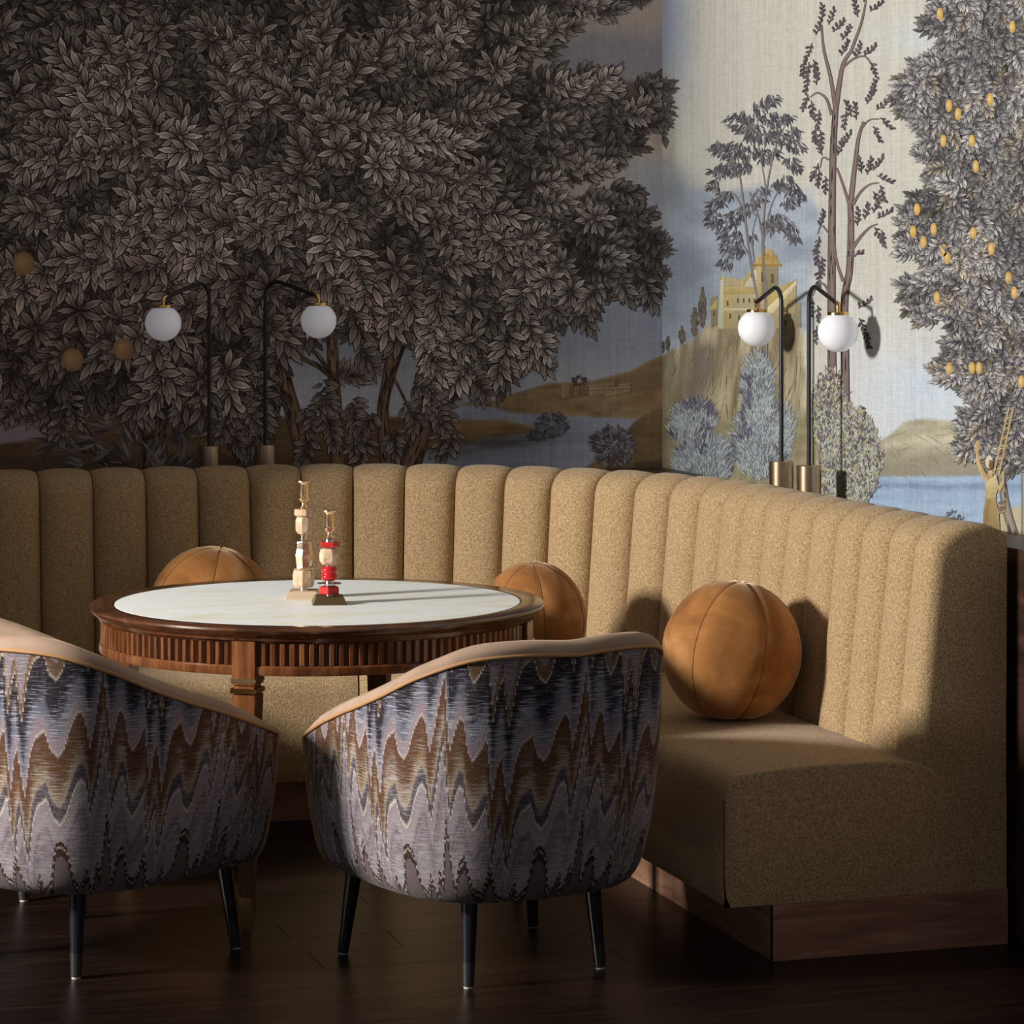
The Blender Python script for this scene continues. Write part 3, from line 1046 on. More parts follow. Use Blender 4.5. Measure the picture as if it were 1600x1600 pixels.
CLIFF = [(900, 900), (900, 600), (1031, 558), (1060, 542), (1082, 530), (1096, 514), (1110, 506), (1130, 506), (1180, 508), (1225, 500), (1250, 500), (1256, 540), (1258, 580), (1262, 606), (1275, 622), (1290, 640), (1310, 900)]


def paint_right(px, py):
    nz = fbm(px / 60 + 7, py / 60 + 2, 4)
    nz2 = fbm(px / 13 + 5, py / 13, 3)
    col = C3(199, 198, 190) + (12 * (fbm(px / 4, py / 160, 3) - .5))[..., None]
    col = blend(col, C3(206, 211, 217), sstep(420, 640, py + 60 * (nz - .5)) * sstep(1270, 1330, px))
    # cloud bank left of the castle, and the cool edge beside the corner
    d = poly_sd(px, py, [(1000, 230), (1045, 245), (1058, 268), (1066, 300), (1085, 300), (1110, 300), (1150, 290), (1200, 285), (1262, 300), (1284, 330), (1280, 420), (1270, 520), (1000, 640)])
    dd = sstep(-10, 14, d + 34 * (nz - .5))
    cc = C3(160, 172, 188) + (70 * (fbm(px / 45 + 3, py / 34 + 8, 4) - .52))[..., None]
    col = blend(col, cc, .92 * dd)
    dk = np.exp(-(((px - 1072) / 40) ** 2 + ((py - 420) / 60) ** 2)) + .8 * np.exp(-(((px - 1255) / 40) ** 2 + ((py - 395) / 22) ** 2)) + .7 * np.exp(-(((px - 1062) / 30) ** 2 + ((py - 300) / 34) ** 2))
    col = blend(col, C3(122, 132, 148), np.clip(dk * (.25 + nz), 0, .75))
    ct = sstep(1108, 1040, px + 30 * (nz - .5)) * sstep(250, 60, py) * (.55 + .5 * nz)
    col = blend(col, C3(152, 163, 184), np.clip(1.15 * ct, 0, 1))
    cp = np.exp(-(((px - 1045) / 14) ** 2 + ((py - 215) / 110) ** 2))
    col = blend(col, C3(160, 152, 136), .55 * cp)
    bl = np.exp(-(((px - 1450) / 60) ** 2 + ((py - 610) / 50) ** 2)) + .5 * np.exp(-(((px - 1420) / 60) ** 2 + ((py - 60) / 30) ** 2))
    col = blend(col, C3(196, 212, 228), np.clip(bl * (.3 + nz), 0, .85))
    # far hill and water on the right
    w = sstep(736, 744, py)
    wc = C3(160, 182, 210) + (34 * (fbm(px / 60, py / 7, 3) - .5))[..., None]
    col = blend(col, wc, w)
    wd = np.exp(-((py - 760) / 5) ** 2) * fbm(px / 30, py / 4, 3) * 1.1
    col = blend(col, C3(110, 128, 156), np.clip(wd, 0, .6) * sstep(1350, 1380, px))
    h = poly_sd(px, py, [(1330, 745), (1370, 692), (1395, 676), (1412, 660), (1440, 654), (1500, 660), (1540, 668), (1620, 660), (1900, 680), (1900, 742), (1600, 740), (1500, 744)])
    hc = C3(178, 173, 152) + (62 * (fbm(px / 40, (py + .25 * px) / 12, 4) - .52))[..., None] + (14 * (nz2 - .5))[..., None]
    hc = blend(hc, C3(142, 138, 122), .75 * sstep(690, 730, py + 12 * (nz - .5)))
    col = blend(col, hc, sstep(-2, 2, h))
    sp = poly_sd(px, py, [(1520, 860), (1545, 806), (1575, 796), (1600, 786), (1900, 760), (1900, 900)])
    col = blend(col, C3(190, 180, 150), sstep(-2, 4, sp))
    # cliff below the castle: vertical washes
    c = poly_sd(px, py, CLIFF) + 7 * (fbm(px / 8, py / 40, 3) - .5)
    strk = fbm(px / 9 + .12 * py / 9, py / 90, 4)
    kc = C3(157, 147, 121) + (125 * (strk - .52))[..., None] + (16 * (nz2 - .5))[..., None]
    vs = np.exp(-(((px - 1092 - .16 * (600 - py)) / 26) ** 2)) * sstep(520, 560, py) * sstep(660, 610, py)
    kc = blend(kc, C3(112, 104, 96), np.clip(vs * 1.1 * (.3 + strk), 0, .8))
    kc = blend(kc, C3(182, 173, 142), .7 * np.clip(np.exp(-(((px - 1120 - .3 * (600 - py)) / 16) ** 2)) * sstep(600, 640, py + 20), 0, 1))
    gr = sstep(630, 660, py + .35 * (px - 1100) * (px < 1100) + 20 * (nz - .5)) * sstep(1310, 1240, px)
    kc = blend(kc, C3(140, 133, 104) + (50 * (fbm(px / 20, py / 9, 3) - .5))[..., None], .8 * gr)
    kc = blend(kc, C3(118, 110, 84), .6 * sstep(1056, 1031, px))
    col = blend(col, kc, sstep(-2, 3, c))
    # underpainting of the shrubs
    for (sx, sy, rx, ry, cc2) in [(1085, 660, 34, 34, (112, 114, 138)), (1100, 720, 46, 46, (128, 138, 158)), (1185, 620, 26, 60, (120, 128, 146)), (1190, 690, 44, 62, (126, 136, 156)), (1060, 672, 14, 16, (96, 92, 116)),
                                  (1300, 650, 30, 66, (120, 116, 122)), (1330, 720, 44, 76, (122, 122, 124))]:
        e = 1 - np.sqrt(((px - sx) / rx) ** 2 + ((py - sy) / ry) ** 2) + .55 * (nz2 - .5)
        col = blend(col, np.array(cc2, float) + (50 * (fbm(px / 12, py / 22, 3) - .5))[..., None], .85 * sstep(-.05, .25, e))
    # underpainting of the fruit tree
    f = poly_sd(px, py, FRUIT_TREE) + 16 * (fbm(px / 12 + 2, py / 12, 3) - .6)
    fc = C3(92, 86, 96) + (46 * (fbm(px / 30, py / 30, 3) - .5))[..., None]
    col = blend(col, fc, .95 * sstep(-3, 4, f))
    return col


PAPER_R = wallpaper('mural_cloth', 'right', 5.1, WALL_Y, 0.90, CEIL_Z, 0.0065, paint_right, wall_right, GAIN_RIGHT)

# castle, cypresses, cliff strokes
cas = Print('right', GAIN_RIGHT)
OC, OD, OL, RF = (180, 169, 136), (150, 140, 112), (206, 202, 180), (194, 172, 116)


def q(pts, c, layer, k=.88):
    cas.poly(pts, [c if i < 2 else tuple(v * k for v in c) for i in range(len(pts))], layer)


q([(1110, 466), (1121, 462), (1121, 508), (1112, 512)], OD, 20)
q([(1107, 484), (1121, 468), (1122, 482)], RF, 22)
q([(1131, 432), (1240, 450), (1238, 512), (1128, 514)], OC, 20)
q([(1126, 434), (1131, 432), (1131, 514), (1122, 514)], OL, 24)
q([(1125, 433), (1129, 431), (1130, 436), (1125, 438)], RF, 26)
q([(1131, 449), (1150, 448), (1184, 449), (1184, 460), (1131, 460)], RF, 26)
q([(1131, 460), (1146, 460), (1146, 512), (1131, 514)], (188, 172, 122), 28)
q([(1147, 460), (1184, 460), (1184, 482), (1147, 482)], OC, 28, .95)
q([(1158, 442), (1182, 412), (1184, 449), (1160, 449)], OL, 30)
q([(1158, 443), (1183, 409), (1186, 412), (1162, 448)], RF, 32)
q([(1183, 412), (1216, 414), (1216, 462), (1183, 462)], OD, 30)
q([(1183, 412), (1190, 413), (1190, 462), (1183, 462)], (196, 180, 132), 34)
q([(1178, 414), (1191, 390), (1206, 389), (1220, 414)], RF, 36)
q([(1176, 412), (1222, 412), (1222, 416), (1176, 416)], (170, 138, 70), 38)
q([(1194, 486), (1246, 437), (1244, 446), (1208, 490)], (226, 214, 178), 36)
q([(1190, 462), (1210, 452), (1246, 436), (1210, 486), (1192, 492)], RF, 35)
q([(1210, 488), (1245, 446), (1244, 478), (1238, 512), (1214, 514)], (172, 160, 118), 34)
q([(1242, 474), (1252, 474), (1252, 512), (1242, 512)], OD, 30)
q([(1131, 482), (1186, 482), (1186, 485), (1131, 485)], (218, 206, 168), 40)
for (x, y, w, h) in [(1190, 426, 4, 14), (1205, 428, 5, 14), (1136, 470, 3, 8), (1140, 490, 3, 8), (1152, 466, 3, 7), (1161, 466, 3, 7), (1170, 466, 3, 7), (1178, 466, 3, 7), (1154, 492, 3, 9), (1168, 494, 3, 8), (1224, 480, 6, 8), (1226, 500, 4, 9), (1174, 428, 3, 6), (1115, 486, 3, 8)]:
    q([(x, y), (x + w, y), (x + w, y + h), (x, y + h)], (112, 94, 66), 44)
for k in range(26):
    x = 1186 + rb.uniform(0, 28)
    stroke(cas, x, 393 + rb.uniform(0, 6), 1.5 + (x - 1199) * -.012, 16, 1.2, (168, 136, 72), 46 + k % 6)
for (x, yb, h, w) in [(1098, 513, 58, 10), (1086, 527, 40, 11), (1066, 540, 24, 9), (1044, 550, 18, 6), (1036, 553, 13, 5)]:
    n = int(h * 4)
    for k in range(n):
        t = rb.random()
        ww = w / 2 * math.sin(min(1, t * 1.08 + .05) * math.pi) ** .6
        stroke(cas, x + rb.uniform(-ww, ww), yb - t * h, -math.pi / 2 + rb.uniform(-.35, .35), 8, 2.4, rb.choice([(88, 82, 80), (108, 100, 92), (124, 114, 98)]), 10 + rb.random() * 60)
for k in range(80):
    x, y = rb.uniform(1040, 1255), rb.uniform(520, 640)
    if y < 555 - .3 * (x - 1031) and x < 1100:
        continue
    stroke(cas, x, y, math.pi / 2 + rb.uniform(-.1, .5), rb.uniform(12, 40), rb.uniform(1, 2.4), rb.choice([(172, 158, 122), (134, 122, 94), (142, 130, 104), (164, 150, 114)]), 2 + rb.random() * 16)
for k in range(30):
    x, y = rb.uniform(1380, 1540), rb.uniform(662, 736)
    stroke(cas, x, y, .5 + rb.uniform(-.9, .5), rb.uniform(16, 40), rb.uniform(1, 2), rb.choice([(180, 172, 142), (158, 150, 122)]), 2 + rb.random() * 16)
cas.build('painted_castle_hill', wall_right)

# blue-grey shrubs and the leafy shrub behind the lamps
shr = Print('right', GAIN_RIGHT)
for (cx, cy, rx, ry, n) in [(1085, 655, 34, 30, 520), (1100, 722, 46, 44, 900), (1184, 610, 24, 58, 700), (1190, 690, 46, 62, 1300), (1062, 672, 16, 18, 180), (1226, 670, 14, 40, 220)]:
    for k in range(n):
        a, r = rb.uniform(0, 6.28), math.sqrt(rb.random())
        x, y = cx + rx * r * math.cos(a), cy + ry * r * math.sin(a)
        dark = fbm(np.array([x / 22.0]), np.array([y / 22.0]), 2)[0] > .56
        c = rb.choice([(92, 88, 108), (106, 104, 122)]) if dark and rb.random() < .7 else rb.choice([(146, 157, 166), (166, 176, 180), (128, 138, 150), (154, 163, 160), (180, 188, 182)])
        stroke(shr, x, y, -math.pi / 2 + (x - cx) / rx * .8 + rb.uniform(-.5, .5), rb.uniform(7, 15), rb.uniform(1.1, 2.3), c, shr.pick(x, y, 60, 150, 7, rb))
for (cx, cy, rx, ry, n) in [(1298, 650, 30, 72, 620), (1332, 720, 46, 80, 1500), (1290, 760, 30, 40, 300)]:
    for k in range(n):
        a, r = rb.uniform(0, 6.28), math.sqrt(rb.random())
        x, y = cx + rx * r * math.cos(a), cy + ry * r * math.sin(a)
        c = rb.choice([(168, 172, 160), (150, 152, 144), (128, 126, 126), (176, 166, 128), (100, 94, 104), (188, 192, 182)])
        stroke(shr, x, y, rb.choice([-2.2, -.9, -1.57]) + rb.uniform(-.4, .4), rb.uniform(7, 12), rb.uniform(2.2, 3.6), c, shr.pick(x, y, 220, 150, 7, rb))
shr.build('painted_shrubs', wall_right)

# slender trees
slim = Print('right', GAIN_RIGHT)
SM, SE = (118, 104, 100), (84, 74, 76)
limb(slim, [(1302, 660), (1300, 520), (1300, 380), (1302, 240), (1306, 170)], 15, 9, SM, SE, 20, 24, 20, rb)
limb(slim, [(1306, 172), (1312, 130), (1318, 100), (1330, 80)], 9, 5, SM, SE, 20, 10)
limb(slim, [(1306, 172), (1298, 120), (1288, 80), (1284, 40)], 7, 3, SM, SE, 20, 10)
limb(slim, [(1322, 700), (1321, 560), (1320, 470), (1328, 420), (1330, 350), (1329, 320)], 14, 9, SM, SE, 22, 20, 16, rb)
limb(slim, [(1329, 322), (1336, 260), (1342, 215), (1350, 190)], 9, 4, SM, SE, 22, 12)
limb(slim, [(1328, 322), (1318, 290), (1308, 262)], 5, 3, SM, SE, 22, 8)
limb(slim, [(1318, 440), (1308, 410), (1304, 380)], 5, 3, SM, SE, 22, 8)
limb(slim, [(1331, 390), (1345, 370), (1360, 355), (1372, 350)], 6, 2, SM, SE, 24, 10)
limb(slim, [(1333, 320), (1345, 300), (1360, 288), (1374, 286)], 5, 2, SM, SE, 24, 10)
limb(slim, [(1330, 80), (1345, 40), (1352, 10), (1356, -20)], 5, 2, SM, SE, 24, 10)
limb(slim, [(1318, 105), (1334, 92), (1352, 88), (1364, 104)], 4, 2, SM, SE, 24, 10)
limb(slim, [(1300, 180), (1292, 155), (1278, 145), (1266, 152)], 5, 2, SM, SE, 24, 10)
limb(slim, [(1344, 205), (1358, 188), (1374, 186)], 3, 2, SM, SE, 24, 8)
limb(slim, [(1296, 250), (1286, 246), (1282, 262)], 3, 1.5, SM, SE, 24, 8)
limb(slim, [(1296, 365), (1284, 352), (1278, 366)], 3, 1.5, SM, SE, 24, 8)
limb(slim, [(1302, 620), (1290, 590), (1280, 598), (1270, 612)], 4, 2, SM, SE, 24, 10)
limb(slim, [(1298, 462), (1288, 444), (1278, 446), (1270, 462)], 4, 2, SM, SE, 24, 10)
TWIGS = [(1268, 70, 1.9), (1264, 100, 1.7), (1276, 52, -1.2), (1284, 30, -1.5), (1296, 36, -1.2), (1304, 48, -.8), (1318, 60, -1.0), (1340, 24, -1.8), (1356, -10, -1.3), (1362, 16, -.6), (1350, 0, -1.7), (1338, 88, -1.2),
         (1362, 100, 1.2), (1352, 86, -.7), (1276, 130, -1.6), (1262, 150, 1.9), (1268, 160, 1.5), (1280, 175, 1.7), (1274, 200, 1.6), (1282, 206, 1.5), (1262, 122, 1.7), (1272, 96, 1.4), (1256, 96, 1.6), (1316, 84, -1.1),
         (1338, 184, -1.7), (1356, 160, -1.1), (1362, 148, -1.3), (1372, 170, -.6), (1378, 186, .8), (1366, 200, 1.1), (1330, 180, -1.9), (1322, 176, 1.7), (1310, 240, -1.2), (1318, 226, -1.0), (1284, 240, -2.0), (1280, 268, 1.7), (1290, 278, 1.6), (1278, 258, 2.0),
         (1356, 270, -1.3), (1366, 264, -.9), (1374, 276, .4), (1376, 292, 1.3), (1366, 302, 1.2), (1346, 268, -1.7), (1340, 350, -1.5), (1352, 340, -1.3), (1366, 330, -1.1), (1374, 340, -.5), (1378, 362, 1.4), (1368, 358, 1.1),
         (1280, 372, 1.8), (1276, 390, 1.5), (1284, 404, 1.5), (1280, 422, 1.6), (1282, 352, -1.3), (1266, 470, 1.5), (1278, 480, 1.5), (1288, 500, 1.5), (1276, 512, 1.6), (1342, 660, 1.4), (1346, 636, 1.3), (1340, 684, 1.6), (1344, 500, 1.2), (1352, 520, 1.3), (1344, 480, -.6), (1308, 640, 1.5), (1326, 400, -.2)]
for (x, y, a) in TWIGS:
    x2, y2 = x + 20 * math.cos(a), y + 20 * math.sin(a)
    limb(slim, [(x - 3 * math.cos(a), y - 3 * math.sin(a)), ((x + x2) / 2 + 1.5, (y + y2) / 2), (x2, y2)], 1.8, 1.0, SE, SE, 26, 5)
    for k in range(7):
        t = k / 6
        s = 1 if k % 2 else -1
        aa = a + s * .75 * (1 - .5 * t) + .35 * math.sin(a - 1.57) + rb.uniform(-.2, .2)
        X, Y = x + (x2 - x) * t, y + (y2 - y) * t
        c = rb.choice([(100, 90, 96), (114, 104, 108), (88, 80, 88)])
        ln = rb.uniform(6.5, 9.5)
        ca, sa = math.cos(aa), math.sin(aa)
        pts = [(X + ln * (u * ca) - ln * .24 * w * sa, Y + ln * (u * sa) + ln * .24 * w * ca) for u, w in [(0, 0), (.2, .8), (.6, 1), (.9, .6), (1, 0), (.9, -.6), (.6, -1), (.2, -.8)]]
        slim.poly(pts, [tuple(v * .8 for v in c)] * 4 + [c] * 4, 100 + rb.random() * 100)
# feathery tree over the castle
for pts, a, b in [([(1190, 560), (1186, 480), (1172, 400), (1160, 300), (1155, 262)], 5, 2), ([(1198, 560), (1197, 460), (1192, 380), (1198, 300), (1208, 246)], 5, 2), ([(1196, 400), (1186, 340), (1172, 300)], 2.5, 1.5),
                  ([(1193, 380), (1203, 330), (1216, 300), (1232, 290)], 2.5, 1.5), ([(1166, 340), (1150, 306), (1130, 300), (1116, 320)], 2.5, 1.2), ([(1176, 410), (1160, 380), (1146, 370)], 2, 1.2), ([(1198, 300), (1190, 250), (1180, 200)], 2, 1.2), ([(1206, 250), (1216, 220), (1230, 190)], 2, 1.2), ([(1192, 380), (1200, 360), (1216, 350)], 2, 1), ([(1180, 420), (1176, 370), (1184, 330)], 2, 1)]:
    limb(slim, pts, a, b, (126, 120, 120), (100, 96, 100), 14, 14)
FEATHER = [(1150, 190, 14), (1162, 184, 12), (1186, 168, 11), (1198, 160, 10), (1206, 156, 9), (1182, 190, 14), (1204, 188, 14), (1216, 186, 12), (1230, 186, 10), (1240, 206, 11), (1246, 230, 10), (1232, 220, 14), (1216, 212, 15), (1196, 214, 15), (1178, 212, 14), (1168, 206, 12),
           (1122, 230, 11), (1130, 236, 14), (1146, 238, 14), (1152, 230, 10), (1158, 252, 15), (1176, 240, 14), (1192, 244, 14), (1208, 240, 12), (1236, 254, 10), (1242, 262, 9), (1136, 262, 14), (1122, 270, 12), (1118, 290, 9), (1150, 264, 12), (1166, 262, 10),
           (1226, 284, 13), (1238, 296, 12), (1246, 308, 9), (1232, 318, 11), (1216, 290, 10), (1190, 300, 9), (1184, 316, 10), (1172, 320, 10), (1166, 332, 9), (1136, 306, 10), (1122, 318, 12), (1114, 336, 12), (1118, 350, 9), (1140, 346, 13), (1150, 340, 11), (1134, 364, 11),
           (1212, 344, 12), (1226, 350, 13), (1236, 362, 11), (1240, 374, 8), (1208, 358, 10), (1150, 372, 13), (1142, 386, 13), (1150, 396, 10), (1134, 412, 9), (1156, 388, 9), (1200, 352, 9), (1176, 372, 6)]
for (x, y, r) in FEATHER:
    for k in range(int(r * 2.6)):
        a, rr = rb.uniform(0, 6.28), r * math.sqrt(rb.random())
        X, Y = x + rr * math.cos(a), y + .8 * rr * math.sin(a)
        an = math.pi / 2 + (X - x) / r * -.7 + rb.uniform(-.55, .55) + (.4 if x < 1170 else -.3)
        stroke(slim, X, Y - 3, an, rb.uniform(8, 14), rb.uniform(2, 3.6), rb.choice([(84, 82, 90), (104, 102, 108), (72, 70, 80), (124, 122, 126)]), 30 + rb.random() * 120)
slim.build('painted_slender_trees', wall_right)

# fruit tree
ftr = Print('right', GAIN_RIGHT)
limb(ftr, [(1556, 0), (1562, 100), (1570, 200), (1566, 300)], 6, 9, (140, 126, 96), (98, 88, 78), 2, 12)
limb(ftr, [(1600, 40), (1582, 160), (1574, 300)], 5, 9, (140, 126, 96), (98, 88, 78), 2, 12)
limb(ftr, [(1565, 740), (1572, 790), (1588, 850), (1594, 900)], 12, 16, (142, 136, 122), (84, 78, 88), 2, 12, 10, rb)
limb(ftr, [(1604, 700), (1606, 780), (1606, 900)], 16, 20, (170, 168, 156), (116, 112, 112), 3, 12, 10, rb)
rng = random.Random(8)
cand = np.array([(gx + rng.uniform(-6, 6), gy + rng.uniform(-6, 6)) for gx in np.arange(1392, 1945, 10.5) for gy in np.arange(-330, 750, 10.5)])
fl = poly_sd(cand[:, 0], cand[:, 1], FRUIT_TREE)
tf = fbm(cand[:, 0] / 40 + 3, cand[:, 1] / 40 + 12, 3)
FP = ((88, 85, 92), (164, 164, 160), (60, 56, 68))
FW = ((92, 86, 84), (164, 156, 138), (60, 55, 62))
for level, (frac, tone0, layer0) in enumerate([(.40, .72, 10), (.36, .92, 170), (.22, 1.10, 330)]):
    for i in range(len(cand)):
        if fl[i] < 0 or rng.random() > frac or (level == 2 and tf[i] < .45):
            continue
        x, y = cand[i]
        if x > 1680 and rng.random() < .5:
            continue
        ang = math.pi / 2 + rng.uniform(-.8, .8)
        if fl[i] < 24:
            ang = math.pi - rng.uniform(-.5, .9)
            x += 7
        if 1540 < x < 1585 and y < 320 and level == 2:
            continue
        sprig(ftr, x, y, ang, 17.5, tone0 * (.78 + .5 * tf[i]), rng, layer0, 150, FW if rng.random() < .22 else FP, .0)
for (x, y, a) in [(1030, 150, .2), (1034, 165, .1), (1036, 185, .6), (1030, 200, 1.1), (1038, 140, -.4), (1028, 395, .3), (1030, 420, .7), (1026, 440, 1.2), (1028, 375, -.2)]:
    for k in range(3):
        sprig(ftr, x + rng.uniform(-6, 6), y + rng.uniform(-8, 8), a + rng.uniform(-.4, .4), 15, .85, rng, 170, 150, ((78, 74, 78), (132, 128, 126), (56, 52, 56)))
ftr.build('painted_fruit_tree', wall_right)
lem = Print('right', GAIN_RIGHT)
for (x, y) in [(1470, 22), (1583, 42), (1548, 155), (1484, 165), (1498, 178), (1475, 220), (1520, 220), (1526, 260), (1428, 362), (1460, 358), (1444, 378), (1522, 364), (1476, 391), (1481, 403), (1550, 389), (1577, 434), (1465, 465), (1586, 457), (1484, 576), (1520, 575), (1531, 575), (1597, 596), (1434, 327), (1606, 120), (1640, 250), (1650, 400)]:
    rx, ry = 5.2, 10
    ring = [(x + rx * math.cos(a), y + ry * math.sin(a)) for a in np.linspace(0, 2 * math.pi, 17)[:-1]]
    for k in range(16):
        lem.poly([(x - 1.5, y - 2), ring[k], ring[(k + 1) % 16]], [(226, 198, 134), (186, 148, 84), (186, 148, 84)], 500)
    leaf(lem, x + 1, y - ry, -2.4, 13, 6, FP[0], FP[1], FP[2], 505)
    leaf(lem, x + 1, y - ry, -.6, 13, 6, FP[0], FP[1], FP[2], 508)
lem.build('painted_lemons', wall_right)

# fruit picker with raised arm, ladder leaning in the tree
fig = Print('right', GAIN_RIGHT)


def fq(pts, c, layer, c2=None):
    n = len(pts)
    fig.poly(pts, [c if i < n / 2 else (c2 or tuple(v * .85 for v in c)) for i in range(n)], 520 + layer)


SK, SH, TU, TU2 = (206, 180, 130), (168, 140, 98), (214, 196, 150), (176, 156, 112)
for a, b in [((1584, 640), (1562, 742)), ((1578, 636), (1554, 740))]:
    limb(fig, [a, ((a[0] + b[0]) / 2, (a[1] + b[1]) / 2), b], 3, 3.4, (178, 158, 112), (128, 110, 80), 525, 5)
for k in range(6):
    y = 652 + k * 16
    xx = 1581 - (y - 640) * .215
    fig.poly([(xx - 5, y + 1), (xx + 1.5, y - 1), (xx + 1.5, y + 1), (xx - 5, y + 3)], (186, 166, 120), 530)
fq([(1541, 752), (1558, 742), (1562, 760), (1556, 778), (1541, 778)], TU, 20, TU2)             # torso
fq([(1541, 778), (1556, 776), (1562, 800), (1564, 830), (1537, 828), (1538, 800)], TU2, 20, (150, 130, 90))   # skirt
fq([(1544, 780), (1550, 780), (1544, 826), (1538, 826)], (158, 132, 84), 22)
fq([(1540, 775), (1558, 774), (1558, 779), (1540, 780)], (200, 182, 136), 26)                   # belt
fq([(1543, 754), (1537, 748), (1527, 722), (1526, 704), (1530, 704), (1533, 720), (1541, 738), (1548, 744)], SK, 24, SH)   # raised arm
fq([(1526, 706), (1525, 694), (1528, 688), (1532, 690), (1533, 700), (1530, 707)], SK, 28)      # hand
fq([(1557, 744), (1562, 760), (1567, 752), (1568, 736), (1571, 738), (1571, 756), (1564, 770), (1558, 764)], (200, 186, 148), 24, SH)  # other arm
fq([(1545, 736), (1552, 734), (1553, 746), (1547, 748)], SK, 23)                                # neck
ring = [(1547 + 6 * math.cos(a), 722 + 10 * math.sin(a)) for a in np.linspace(0, 6.283, 17)[:-1]]
fig.poly(ring, (214, 206, 178), 540)
fig.poly([(1548, 718), (1553, 720), (1553, 730), (1549, 734), (1546, 728)], (120, 92, 66), 545)  # face in shade of the cap
for k in range(4):
    fig.poly([(1561, 784 + 5 * k), (1572, 781 + 5 * k), (1573, 785 + 5 * k), (1562, 788 + 5 * k)], (160, 140, 108) if k % 2 else (126, 108, 92), 548)   # basket
bush(fig, 1498, 815, 7, 6, 26, 7, [(120, 112, 112)], 520)
bush(fig, 1488, 806, 5, 7, 22, 6, [(120, 112, 112)], 520)
fig.build('painted_fruit_picker', wall_right, None)

# ------------------------------------------------------------------ the channelled corner banquette
banq = thing('corner_banquette', 'ochre boucle corner banquette with vertical channelled back and walnut plinth', 'sofa', (1.9, 8.3, 0))
BQ = Vector((1.9, 8.3, 0))
B_R, B_X, B_Y = 1.15, 3.06, 8.93
B_CX, B_CY = B_X - B_R, B_Y - B_R
END_Y = 6.36
STEP = 0.165
S_ARC = B_CX - 1.699


def back_path(s):
    """point and sitter-side normal of the back's seam line, s metres from the seam at x = 1.699"""
    if s < S_ARC:
        return (1.699 + s, B_Y), (0.0, -1.0)
    t = s - S_ARC
    if t < math.pi / 2 * B_R:
        a = t / B_R
        return (B_CX + B_R * math.sin(a), B_CY + B_R * math.cos(a)), (-math.sin(a), -math.cos(a))
    return (B_X, B_CY - (t - math.pi / 2 * B_R)), (-1.0, 0.0)


S_END = S_ARC + math.pi / 2 * B_R + (B_CY - END_Y)
# rows of the back's section: (distance in front of the seam line, height, share of the bulge, bulge direction out / up)
def back_rows(thick):
    rows = []
    for z in (0.36, 0.46, 0.56, 0.66, 0.76, 0.86, 0.93):
        rows.append((0.062 * (1 - (z - 0.36) / 0.60), z, 1.0, 1.0, 0.0))
    r = 0.065
    for k in range(1, 7):
        a = k / 6 * math.pi / 2
        rows.append((0.002 - r + r * math.cos(a), 0.945 + r * math.sin(a), 1.0, math.cos(a), math.sin(a)))
    rows.append((-r - .03, 1.010, .75, 0.0, 1.0))
    rows.append((-thick + .02, 1.002, .45, 0.0, 1.0))
    rows.append((-thick, 0.985, .1, -.3, .9))
    rows.append((-thick, 0.60, 0.0, 0.0, 0.0))
    return rows


BULGE = 0.050
TOPB = 0.018


def channel(s0, s1, last=False):
    vs, fs = [], []
    cols = []
    n = 16
    for k in range(n + 1):
        u = .5 - .5 * math.cos(math.pi * k / n)
        b = max(0.0, 1 - abs(2 * u - 1) ** 2.7) ** 0.52
        if last and u > .5:
            b = 1.0
        p, nn = back_path(s0 + (s1 - s0) * u)
        cols.append((p, nn, b, None))
    rows = back_rows(0.145)
    m = len(rows)
    for (p, nn, b, _) in cols:
        for (d, z, share, no, nu) in rows:
            off = d + BULGE * b * share * no
            vs.append((p[0] + nn[0] * off - BQ.x, p[1] + nn[1] * off - BQ.y, z + TOPB * b * share * nu))
    nc = len(cols)
    if last:
        # round the front corner into the flat end face
        p, nn = cols[-1][0], cols[-1][1]
        rad = 0.035
        for k in range(1, 6):
            a = k / 5 * math.pi / 2
            for (d, z, share, no, nu) in rows:
                off = d + BULGE * share * no
                dd = min(rad, max(off + .145, 0.001))
                x = p[0] + nn[0] * (off - dd + dd * math.cos(a))
                yy = p[1] - rad * math.sin(a)
                drop = 0.016 * (1 - math.cos(a)) if nu > 0 else 0
                vs.append((x - BQ.x, yy - BQ.y, z + TOPB * share * nu - drop))
            nc += 1
        for (d, z, share, no, nu) in rows:
            vs.append((p[0] + .145 - BQ.x, p[1] - rad - BQ.y, min(z, .985)))
        nc += 1
    for i in range(nc - 1):
        for j in range(m - 1):
            a = i * m + j
            fs.append((a, a + m, a + m + 1, a + 1))
    o = obj('back_channel', vs, fs, M_BOUCLE, banq, True)
    p, nn = back_path(s0)
    tube('seam', [(p[0] + nn[0] * (d + .0035 * no) - BQ.x, p[1] + nn[1] * (d + .0035 * no) - BQ.y, z + .0035 * nu) for (d, z, sh, no, nu) in rows[:-1]], .0026, M_SEAMTHREAD, banq, 6)  # seam thread, coloured dark to put shade into the crease
    return o


k = -8
while True:
    s0 = k * STEP
    s1 = s0 + STEP
    if s1 > S_END - 0.02:
        channel(s0, S_END - 0.0375, True)
        break
    channel(s0, s1)
    k += 1

# seats: left run, corner, right run; section swept along the front line
F_R = 0.54
F_X, F_Y = 2.467, 8.30
F_CX, F_CY = F_X - F_R, F_Y - F_R
SEAT_Z = 0.463


